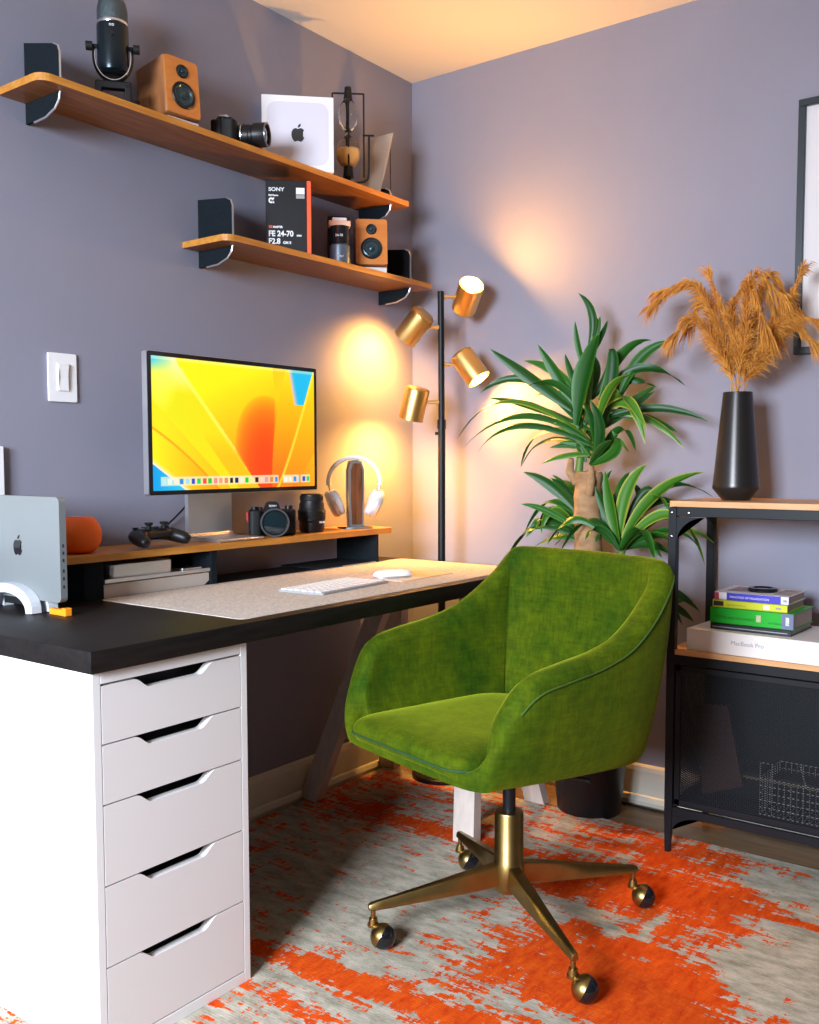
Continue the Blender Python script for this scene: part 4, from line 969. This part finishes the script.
# inside the cabinet
def wire_basket():
    t = thing('wire_basket', 'pale wire mesh basket behind the mesh door at the far right', 'basket', (-.60,2.62,.132))
    bm = B(); x0,x1,y0,y1,h=-.145,.15,-.09,.09,.095
    n=19
    for k in range(6):
        z=.003+h*k/5; tube(bm,[(x0,y0,z),(x1,y0,z),(x1,y1,z),(x0,y1,z)],.0013,5,closed=True)
    for k in range(n+1):
        x=x0+(x1-x0)*k/n
        tube(bm,[(x,y0,h),(x,y0,.002),(x,y1,.002),(x,y1,h)],.0011,5)
    for k in range(9):
        y=y0+(y1-y0)*k/8
        tube(bm,[(x0,y,h),(x0,y,.002)],.0011,5); tube(bm,[(x1,y,h),(x1,y,.002)],.0011,5)
    obj('wire_mesh', bm, M['basket'], t)
    bm = B(); tube(bm,[(x0,y0,h),(x0,y0,h+.045),(x0+.03,y0,h+.045),(x0+.03,y0,h)],.0022,6); tube(bm,[(x0+.10,y0,h+.055),(x0+.115,y0,h)],.0022,6); obj('wire_handle', bm, M['basket'], t)
wire_basket()
t = thing('wooden_panel', 'dark reddish wooden board leaning inside the mesh cabinet', 'board', (-.865,2.60,.132), 0)
bm = B(); prism(bm, [(-.055,.0),(.055,.045),(.01,.26),(-.075,.25)], frame_m((0,.006,0),(1,0,0),(0,0,1)), .012); obj('board', bm, mat('reddish_board',(.09,.03,.02),.5,col2=(.14,.05,.03),scale=10,stretch=(1,1,14)), t)
t = thing('storage_bin', 'black box with a speckled rim inside the left of the mesh cabinet', 'box', (-.90,2.66,.132), 0)
bm = B(); box(bm,-.045,.30,-.02,.09,0,.07,.004); obj('bin', bm, M['black'], t)
bm = B(); box(bm,-.045,.30,-.0215,-.020,.055,.062); obj('rim', bm, mat('tan_rim',(.35,.25,.12),.5), t)

# box and books on the middle board
ZM = .5563
def carton():
    t = thing('laptop_carton', 'long flat white laptop carton under the stack of books', 'box', (-.757,2.60,ZM), math.radians(-3))
    bm = B(); box(bm,-.168,.20,-.125,.12,0,.058,.0015,2); obj('carton', bm, mat('cream_card',(.80,.74,.70),.5), t)
    text('lettering','MacBook Pro',.0155,frame_m((-.048,-.1253,.027),(1,0,0),(0,0,1)),M['greyink'],t)
carton()
def book(label, x0,x1,y0,y1,z,h,m,rz, marks=()):
    t = thing('book', label, 'book', ((x0+x1)/2,(y0+y1)/2,z), rz, 'books stacked on the white carton')
    w,d=(x1-x0)/2,(y1-y0)/2
    bm = B(); box(bm,-w,w,-d,d,0,.0018); box(bm,-w,w,-d,d,h-.0018,h); box(bm,-w,w,-d,-d+.0018,0,h); c = obj('cover', bm, m, t)
    bm = B(); box(bm,-w+.003,w-.003,-d+.0018,d-.004,.0018,h-.0018); obj('pages', bm, M['pages'], t)
    for k,(a,b,lo,hi,mm) in enumerate(marks):
        bm = B(); box(bm,-w+a*2*w,-w+b*2*w,-d-.0004,-d,h*lo,h*hi); obj('spine_patch', bm, mm, t)
    return t,w,d
mblk=mat('book_black',(.02,.02,.028),.4); mgrn=mat('book_green',(.01,.42,.02),.4); myel=mat('book_yellow',(.62,.66,.02),.4); mpur=mat('book_blue',(.06,.05,.50),.4)
mred=mat('red_patch',(.5,.04,.08),.5); mgr=mat('grey_patch',(.15,.18,.28),.5)
zb = ZM+.0582
book('thin black hardback at the bottom of the book stack', -.875,-.667,2.510,2.690,zb,.016,mblk,math.radians(-2),((0.02,.96,.35,.5,M['greyink']),))
t,w,d=book('thick green book third from the top of the stack', -.877,-.662,2.512,2.680,zb+.0162,.042,mgrn,math.radians(-2),((.86,1.0,.03,.97,mgr),(.565,.62,.3,.72,mat('tan_dot',(.55,.5,.3),.5)),(.91,.95,.25,.75,M['whitep'])))
text('lettering','STATIC AND MECHANICS',.010,frame_m((-w+.018,-d-.0006,.013),(1,0,0),(0,0,1)),mat('dark_green_ink',(.005,.15,.01),.5),t,sx=.85)
text('lettering','MATERIALS',.0085,frame_m((.045,-d-.0006,.010),(1,0,0),(0,0,1)),mat('dark_green_ink2',(.005,.15,.01),.5),t,sx=.85)
t,w,d=book('yellow-green book second from the top of the stack', -.872,-.680,2.513,2.668,zb+.0584,.0205,myel,math.radians(-1),((0.01,.15,.2,.8,M['ink']),(.69,.77,.2,.8,M['whitep']),(.85,.92,.35,.6,M['greyink'])))
text('lettering','GEOTECHNICAL',.007,frame_m((-w+.036,-d-.0006,.006),(1,0,0),(0,0,1)),mat('olive_ink',(.35,.38,.01),.5),t)
t,w,d=book('blue and white book topmost of the stack', -.868,-.678,2.515,2.665,zb+.0791,.0205,M['white_paper'],math.radians(-1),((.17,.9,.0,.95,mpur),(0,.06,0,.9,mred),(.93,.98,.3,.6,M['greyink'])))
text('lettering','PRINCIPLES OF FOUNDATION',.0075,frame_m((-w+.040,-d-.0007,.0065),(1,0,0),(0,0,1)),M['whitep'],t)
bm = B(); box(bm,-w+.02,w*.2,-d+.03,d-.02,.02055,.0208); box(bm,w*.5,w-.005,-d+.02,d-.01,.02055,.0208); obj('cover_print', bm, mat('mauve_print',(.22,.14,.20),.5,col2=(.5,.45,.42),scale=25), t)
bm = B(); lathe(bm,[(.0,0),(.036,0),(.0375,.002),(.0375,.008),(.035,.010),(.026,.0105),(.024,.008),(0,.008)],36,cap=False)
tag(obj('charging_puck', bm, M['gloss'], smooth=30, loc=(-.765,2.585,zb+.0791+.0210)), 'round black disc lying on top of the book stack', 'disc')

# vase and plumes
VX, VY, VZ = -.846, 2.60, .9533
bm = B(); lathe(bm,[(0,0),(.034,0),(.036,.001),(.0605,.030),(.0615,.036),(.060,.045),(.0385,.280),(.0375,.288),(.034,.288),(.034,.278),(.052,.06),(.0,.05)],48,cap=False)
tag(obj('vase', bm, M['vase'], smooth=35, loc=(VX,VY,VZ)), 'tall tapered gunmetal vase standing on the black sideboard', 'vase')
def plume(pts, seed):
    rnd=random.Random(seed); bm=B()
    P=[Vector(p) for p in pts]; off=Vector((P[0].x-VX,P[0].y-VY,0))
    P[0]=Vector((VX+rnd.uniform(-.02,.02),VY+rnd.uniform(-.018,.018),VZ+.27))
    foot=Vector((VX+rnd.uniform(-.012,.012),VY+rnd.uniform(-.012,.012),VZ+.06))
    c=catmull([foot]+P,9)
    c=[Vector((p.x,min(p.y,WY-.03),p.z)) for p in c]
    tube(bm,c,.0014,5,rads=[.0018*(1-.75*i/len(c)) for i in range(len(c))])
    n=len(c); st=int(n*.34)
    for i in range(st,n-1):
        f=(i-st)/(n-1-st); d=(c[i+1]-c[i]).normalized()
        env=.35+.65*math.sin(min(1,f*1.25+.12)*PI)**.6 if f<.8 else .75
        for k in range(34):
            p=c[i].lerp(c[i+1],rnd.random())
            o=Vector((rnd.gauss(0,1),rnd.gauss(0,1),rnd.gauss(0,1))); o=(o-d*o.dot(d)).normalized()
            L=rnd.uniform(.035,.082)*env
            e1=p+d*L*.5+o*L*.24+Vector((0,0,-L*.10)); e2=e1+d*L*.38+o*L*.15+Vector((0,0,-L*.42))
            w=Vector((rnd.gauss(0,1),rnd.gauss(0,1),rnd.gauss(0,1))).normalized()*rnd.uniform(.0007,.0014)
            for q in (p,e1,e2): q.y=min(q.y,WY-.012)
            a=[bm.verts.new(p-w*.5),bm.verts.new(p+w*.5),bm.verts.new(e1+w),bm.verts.new(e1-w),bm.verts.new(e2)]
            bm.faces.new((a[0],a[1],a[2],a[3])); bm.faces.new((a[3],a[2],a[4]))
    o=bpy.data.objects.new('pampas_plume', bpy.data.meshes.new('pampas_plume')); bm.to_mesh(o.data); bm.free(); C.objects.link(o)
    o.data.materials.append(M['pampas']); return o
PL=['drooping pampas plume reaching furthest left over the plant','upper left arching pampas plume','left pampas plume curling below the furthest one','thin upright pampas plume poking up left of the centre',
'big pampas plume arching over the middle to the right','tall pampas plume curving over toward the picture frame','orange pampas plume sweeping right in front of the picture frame','lowest pampas plume fanning out to the right edge',
'front central pampas plume hanging straight down','short central pampas plume between the left and middle ones','thin twiggy pampas tip rising against the black frame','short pampas plume tucked low on the left side','rear central pampas plume behind the hanging one']
for i,p in enumerate(PMP): tag(plume(p,40+i), PL[i], 'dried grass', 'dried pampas plumes in the vase')

# picture frame
t = thing('picture_frame', 'black framed pale print hanging on the wall at the right edge', 'picture frame', (-.755,WY,1.350))
bm = B(); W_,H_=.50,.683; q=.019
for a,b,c,d in ((0,W_,0,q),(0,W_,H_-q,H_),(0,q,q,H_-q),(W_-q,W_,q,H_-q)): box(bm,a,b,-.024,-.0004,c,d,.0012,1)
obj('frame', bm, M['felt'] if 0 else mat('black_blue_frame',(.012,.022,.03),.35), t)
bm = B(); box(bm,q,W_-q,-.012,-.008,q,H_-q); obj('mat_board', bm, mat('pale_mat',(.74,.70,.70),.7), t)
bm = B(); box(bm,.13,W_-.13,-.0126,-.012,.17,H_-.17); obj('print', bm, mat('soft_print',(.62,.60,.60),.8), t)

# under-desk clutter near the corner, cord along the baseboard
t = thing('file_crate', 'low dark open crate on the lower board of the desk trestle', 'crate', (-1.83,2.395,.2225))
bm = B(); y0,y1,x0,x1=-.10,.12,-.085,.085
for a in ((x0,x1,y0,y0+.005,0,.055),(x0,x1,y1-.005,y1,0,.055),(x0,x0+.005,y0,y1,0,.055),(x1-.005,x1,y0,y1,0,.055),(x0,x1,y0,y1,0,.004)): box(bm,*a)
obj('crate', bm, mat('dark_brown_crate',(.05,.035,.03),.5), t)
bm = B(); box(bm,-.07,.07,-.08,-.055,.0045,.095,.002); tag(obj('folder', bm, mat('teal_folder',(.0,.16,.17),.5), loc=(-1.83,2.395,.2225)), 'teal folder standing in the crate under the desk', 'folder')
bm = B(); tube(bm, catmull([(-1.27,2.758,FZ+.004),(-1.15,2.748,FZ+.004),(-1.0,2.755,FZ+.004),(-.85,2.762,FZ+.004),(-.7,2.755,FZ+.004),(-.55,2.765,FZ+.004)],8), .0035, 6)
tag(obj('power_cord', bm, M['black'], smooth=60), 'black power cord lying along the back baseboard', 'cord')

# ------------------------------------------------------------------ green velvet swivel chair
def chair():
    t = thing('office_chair', 'green velvet tub office chair on a brass star base with castors', 'chair', (-1.114,1.846,0), math.radians(-16))
    # shell: closed loop of stations, x lateral, -y front
    # (bx,by) foot of the wall, (tx,ty) rim, H rim height, th thickness
    S=[(0,-.286,0,-.292,.459,.022),(.12,-.284,.125,-.290,.458,.022),(.195,-.278,.205,-.286,.462,.026),
       (.234,-.262,.250,-.262,.512,.046),(.244,-.232,.272,-.226,.588,.058),(.249,-.18,.290,-.176,.643,.062),(.252,-.10,.298,-.095,.662,.064),(.252,-.01,.298,.0,.676,.064),
       (.250,.08,.294,.095,.704,.064),(.242,.15,.282,.190,.762,.060),(.222,.205,.258,.268,.832,.052),(.15,.236,.185,.300,.842,.050),(.07,.246,.09,.312,.842,.050)]
    mid=[(0,.248,0,.316,.843,.050)]
    full=S+mid+[(-a,b,-c,d,h,w) for a,b,c,d,h,w in S[:0:-1]]
    N=len(full); K=6; ring=[]
    def cm(vals,i,tt):
        p=[vals[(i+k-1)%N] for k in range(4)]
        return .5*(2*p[1]+(p[2]-p[0])*tt+(2*p[0]-5*p[1]+4*p[2]-p[3])*tt*tt+(-p[0]+3*p[1]-3*p[2]+p[3])*tt**3)
    cols=list(zip(*full))
    for i in range(N):
        for k in range(K): ring.append([cm(c,i,k/K) for c in cols])
    n=len(ring); bm=B(); rows=[]; piping=[]
    for j,(bx,by,tx,ty,H,th) in enumerate(ring):
        Z0=.4065-.066*by
        pb,nb=ring[j-1],ring[(j+1)%n]
        tan=Vector((nb[0]-pb[0],nb[1]-pb[1],0)).normalized(); nrm=Vector((tan.y,-tan.x,0))
        if nrm.dot(Vector((bx,by,0)))<0: nrm=-nrm
        hh=H-Z0; row=[]
        def out(z):
            f=(z-Z0)/max(.05,hh); 
            # outer surface: slight belly
            g=f**.85
            return Vector((bx+(tx-bx)*g,by+(ty-by)*g,z))+nrm*(.012*math.sin(PI*min(1,f))*min(1,hh/.25))
        row.append(Vector((bx,by,Z0))-nrm*.055)
        row.append(Vector((bx,by,Z0))-nrm*.025+Vector((0,0,.001)))
        row.append(Vector((bx,by,Z0))-nrm*.006+Vector((0,0,.006)))
        zt=H-th*.5
        for f in (.07,.2,.36,.52,.68,.84,1.0):
            z=Z0+(zt-Z0)*f; row.append(out(z))
        o=out(zt); piping.append(o+nrm*.001)
        for a in (36,72,108,144,180):
            a=math.radians(a); row.append(o-nrm*(th*.5*(1-math.cos(a)))+Vector((0,0,math.sin(a)*th*.5)))
        for f in (.85,.68,.5,.32,.14,0):
            zi=.450+(zt-.450)*f
            row.append(out(max(zi,.44))-nrm*th*(1+.15*(1-f)))
        rows.append([bm.verts.new(v) for v in row])
    m=len(rows[0])
    for j in range(n):
        a,b=rows[j],rows[(j+1)%n]
        for k in range(m-1): bm.faces.new((a[k],b[k],b[k+1],a[k+1]))
    bm.faces.new([r[0] for r in rows]); bm.faces.new([r[-1] for r in rows][::-1])
    obj('shell', bm, M['velvet'], t, smooth=80)
    # piping seam round the outside of arms and back
    bm = B(); seg=[p for p,r in zip(piping,ring) if r[4]>.60]
    # ring starts at front middle, so this run is contiguous
    tube(bm, seg, .0022, 6); obj('seam_piping', bm, M['piping'], t, smooth=60)
    # seat cushion
    bm=B(); out=[]
    base=rrect(-.200,.200,-.298,.165,[.055,.055,.10,.10],8)
    levels=[(.0,.436,.014),(.0,.444,.006),(.0,.458,.0),(.0,.468,-.003),(.0,.477,.001),(.0,.485,.010),(.0,.491,.028),(.0,.496,.060),(.0,.499,.11)]
    cx,cy=0,-.05; prev=None
    for _,z,ins in levels:
        rw=[]
        for (x,y) in base:
            v=Vector((x-cx,y-cy,0)); L=v.length; v=v*(max(.05,L-ins)/L)
            rw.append(bm.verts.new((cx+v.x,cy+v.y,z+(.004*math.cos(v.x*9)))))
        if prev:
            for i in range(len(rw)): bm.faces.new((prev[i],prev[(i+1)%len(rw)],rw[(i+1)%len(rw)],rw[i]))
        else: bm.faces.new(rw)
        prev=rw
    bm.faces.new(prev)
    o=obj('seat_cushion', bm, M['velvet'], t, smooth=80)
    sb=o.modifiers.new('b','SUBSURF'); sb.levels=1; sb.render_levels=1
    bm=B(); tube(bm,[(x*1.006,-.05+(y+.05)*1.006,.4605) for x,y in base],.0026,6,closed=True); obj('seat_piping', bm, mat('dark_green_piping',(.010,.055,.010),.8), t, smooth=60)
    # mechanism and column
    SH = Matrix.Translation((.009,.011,0))
    bm=B(); box(bm,-.075,.075,-.09,.09,.374,.3978,.004); obj('seat_plate', bm, M['black'], t)
    bm=B(); cyl(bm,(0,0,.24),(0,0,.375),.0145,seg=24); xf(bm, SH); obj('gas_column', bm, M['blackm'], t, smooth=40)
    bm=B(); tube(bm,[(.03,.02,.384),(.16,.05,.376),(.21,.06,.378)],.005,8); obj('height_lever', bm, M['black'], t, smooth=50)
    t2 = t
    bm=B(); lathe(bm,[(.022,.078),(.030,.082),(.035,.09),(.035,.152),(.033,.155),(.033,.262),(.031,.266),(.018,.267)],36); xf(bm, SH); obj('hub', bm, M['brass'], t, smooth=35)
    ang0=math.radians(54+16)
    for k in range(4):
        a=ang0+k*PI/2; d=Vector((math.cos(a),math.sin(a),0)); s=Vector((-d.y,d.x,0)); up=Vector((0,0,1))
        bm=B(); st=[(.026,.098,.148,.017),(.10,.092,.136,.0155),(.20,.086,.118,.0125),(.30,.081,.101,.0095),(.325,.080,.097,.009),(.331,.082,.094,.007)]
        rws=[]
        for r,z0,z1,w in st:
            b_=.003
            rws.append([bm.verts.new(d*r+s*x+up*z) for x,z in ((-w,z0+b_),(-w+b_,z0),(w-b_,z0),(w,z0+b_),(w*.8,z1-b_),(w*.8-b_,z1),(-w*.8+b_,z1),(-w*.8,z1-b_))])
        for x,y in zip(rws,rws[1:]):
            for i in range(8): bm.faces.new((x[i],x[(i+1)%8],y[(i+1)%8],y[i]))
        bm.faces.new(rws[0]); bm.faces.new(rws[-1])
        xf(bm, SH); L=obj('base_leg', bm, M['brass'], t, smooth=40)
        # castor under the tip: black ball wheel with a brass hood, trailing to +x of the room
        c=d*.321; tr=Matrix.Rotation(math.radians(16),3,'Z')@Vector((.85,.05,0)).normalized()
        bm=B(); cyl(bm,c+up*.058,c+up*.083,.0055,seg=14); cyl(bm,c+up*.050,c+up*.062,.011,.009,seg=18); cyl(bm,c+up*.044,c+up*.050,.0125,seg=18); 
        tube(bm,[c+up*.047,c+tr*.012+up*.043,c+tr*.02+up*.036],.007,8); xf(bm, SH); ca=obj('castor', bm, M['brass'], t, smooth=40)
        w=c+tr*.027+up*.0275; ax=(tr*.75+Vector((0,0,-.55))+s*.0).normalized()
        bm=B(); R=.0272; pr=[(R*math.cos(math.radians(q)),R*math.sin(math.radians(q))) for q in range(-88,89,8)]
        lathe(bm,[(0,-R)]+pr+[(0,R)],28,w,(0,0,1),cap=False); xf(bm, SH); obj('wheel', bm, M['gloss'], ca, smooth=60)
        bm=B(); R=.0285; hd=(-tr*.75+Vector((0,0,.42))+Vector((0,-.25,0))).normalized()
        pr=[(R*math.cos(math.radians(q)),R*math.sin(math.radians(q))) for q in range(5,91,5)]
        lathe(bm,pr,28,w,hd,cap=False); lathe(bm,[(R-.0012,.0025)]+[(.0276*math.cos(math.radians(q)),.0276*math.sin(math.radians(q))) for q in range(6,91,12)],28,w,hd,cap=False); xf(bm, SH); obj('hood', bm, M['brass'], ca, smooth=60)
chair()

# ------------------------------------------------------------------ light
def area(name, loc, tgt, sx, sy, e, col, spread=PI):
    l=bpy.data.lights.new(name,'AREA'); l.shape='RECTANGLE'; l.size=sx; l.size_y=sy; l.energy=e; l.color=col; l.spread=spread
    o=bpy.data.objects.new(name,l); C.objects.link(o); o.location=loc
    o.rotation_euler=(Vector(tgt)-Vector(loc)).to_track_quat('-Z','Y').to_euler(); return o
# daylight through the window behind the camera
for (a,b,c,d),e,tg,sp in zip(WIN, E_WIN, ((-1.55,1.35,.2),), (108,)):
    area('window_daylight', ((a+b)/2, FY+.01, (c+d)/2), tg, b-a-.1, d-c-.1, e, (.78,.87,1.), math.radians(sp))
for i,(p,d) in enumerate(LIGHTS):
    l=bpy.data.lights.new('lamp_bulb_light','POINT'); l.energy=E_BULB[i]; l.color=(1.,.47,.085); l.shadow_soft_size=.022
    o=bpy.data.objects.new('lamp_bulb_light',l); C.objects.link(o); o.location=p; o.rotation_euler=d.to_track_quat('-Z','Y').to_euler()
w=bpy.data.worlds.new('World'); bpy.context.scene.world=w; w.use_nodes=True
w.node_tree.nodes['Background'].inputs[0].default_value=(.55,.7,1,1); w.node_tree.nodes['Background'].inputs[1].default_value=.3

# ------------------------------------------------------------------ camera
cam=bpy.data.cameras.new('camera'); co=bpy.data.objects.new('camera',cam); C.objects.link(co); bpy.context.scene.camera=co
yaw,pitch,roll=math.radians(36.731),math.radians(3.71),math.radians(-.104)
f=Vector((-math.sin(yaw)*math.cos(pitch),math.cos(yaw)*math.cos(pitch),-math.sin(pitch))); r=Vector((math.cos(yaw),math.sin(yaw),0)); u=r.cross(f)
r2=r*math.cos(roll)+u*math.sin(roll); u2=-r*math.sin(roll)+u*math.cos(roll)
mw=Matrix(((r2.x,u2.x,-f.x,0),(r2.y,u2.y,-f.y,0),(r2.z,u2.z,-f.z,1.061),(0,0,0,1)))
co.matrix_world=mw
cam.sensor_fit='HORIZONTAL'; cam.sensor_width=36; cam.lens=36*963.95/819; cam.shift_y=11/819; cam.clip_start=.02
s=bpy.context.scene
s.view_settings.view_transform='Standard'; s.view_settings.look='None'; s.view_settings.gamma=1; s.view_settings.use_curve_mapping=False
s.view_settings.exposure=-.1
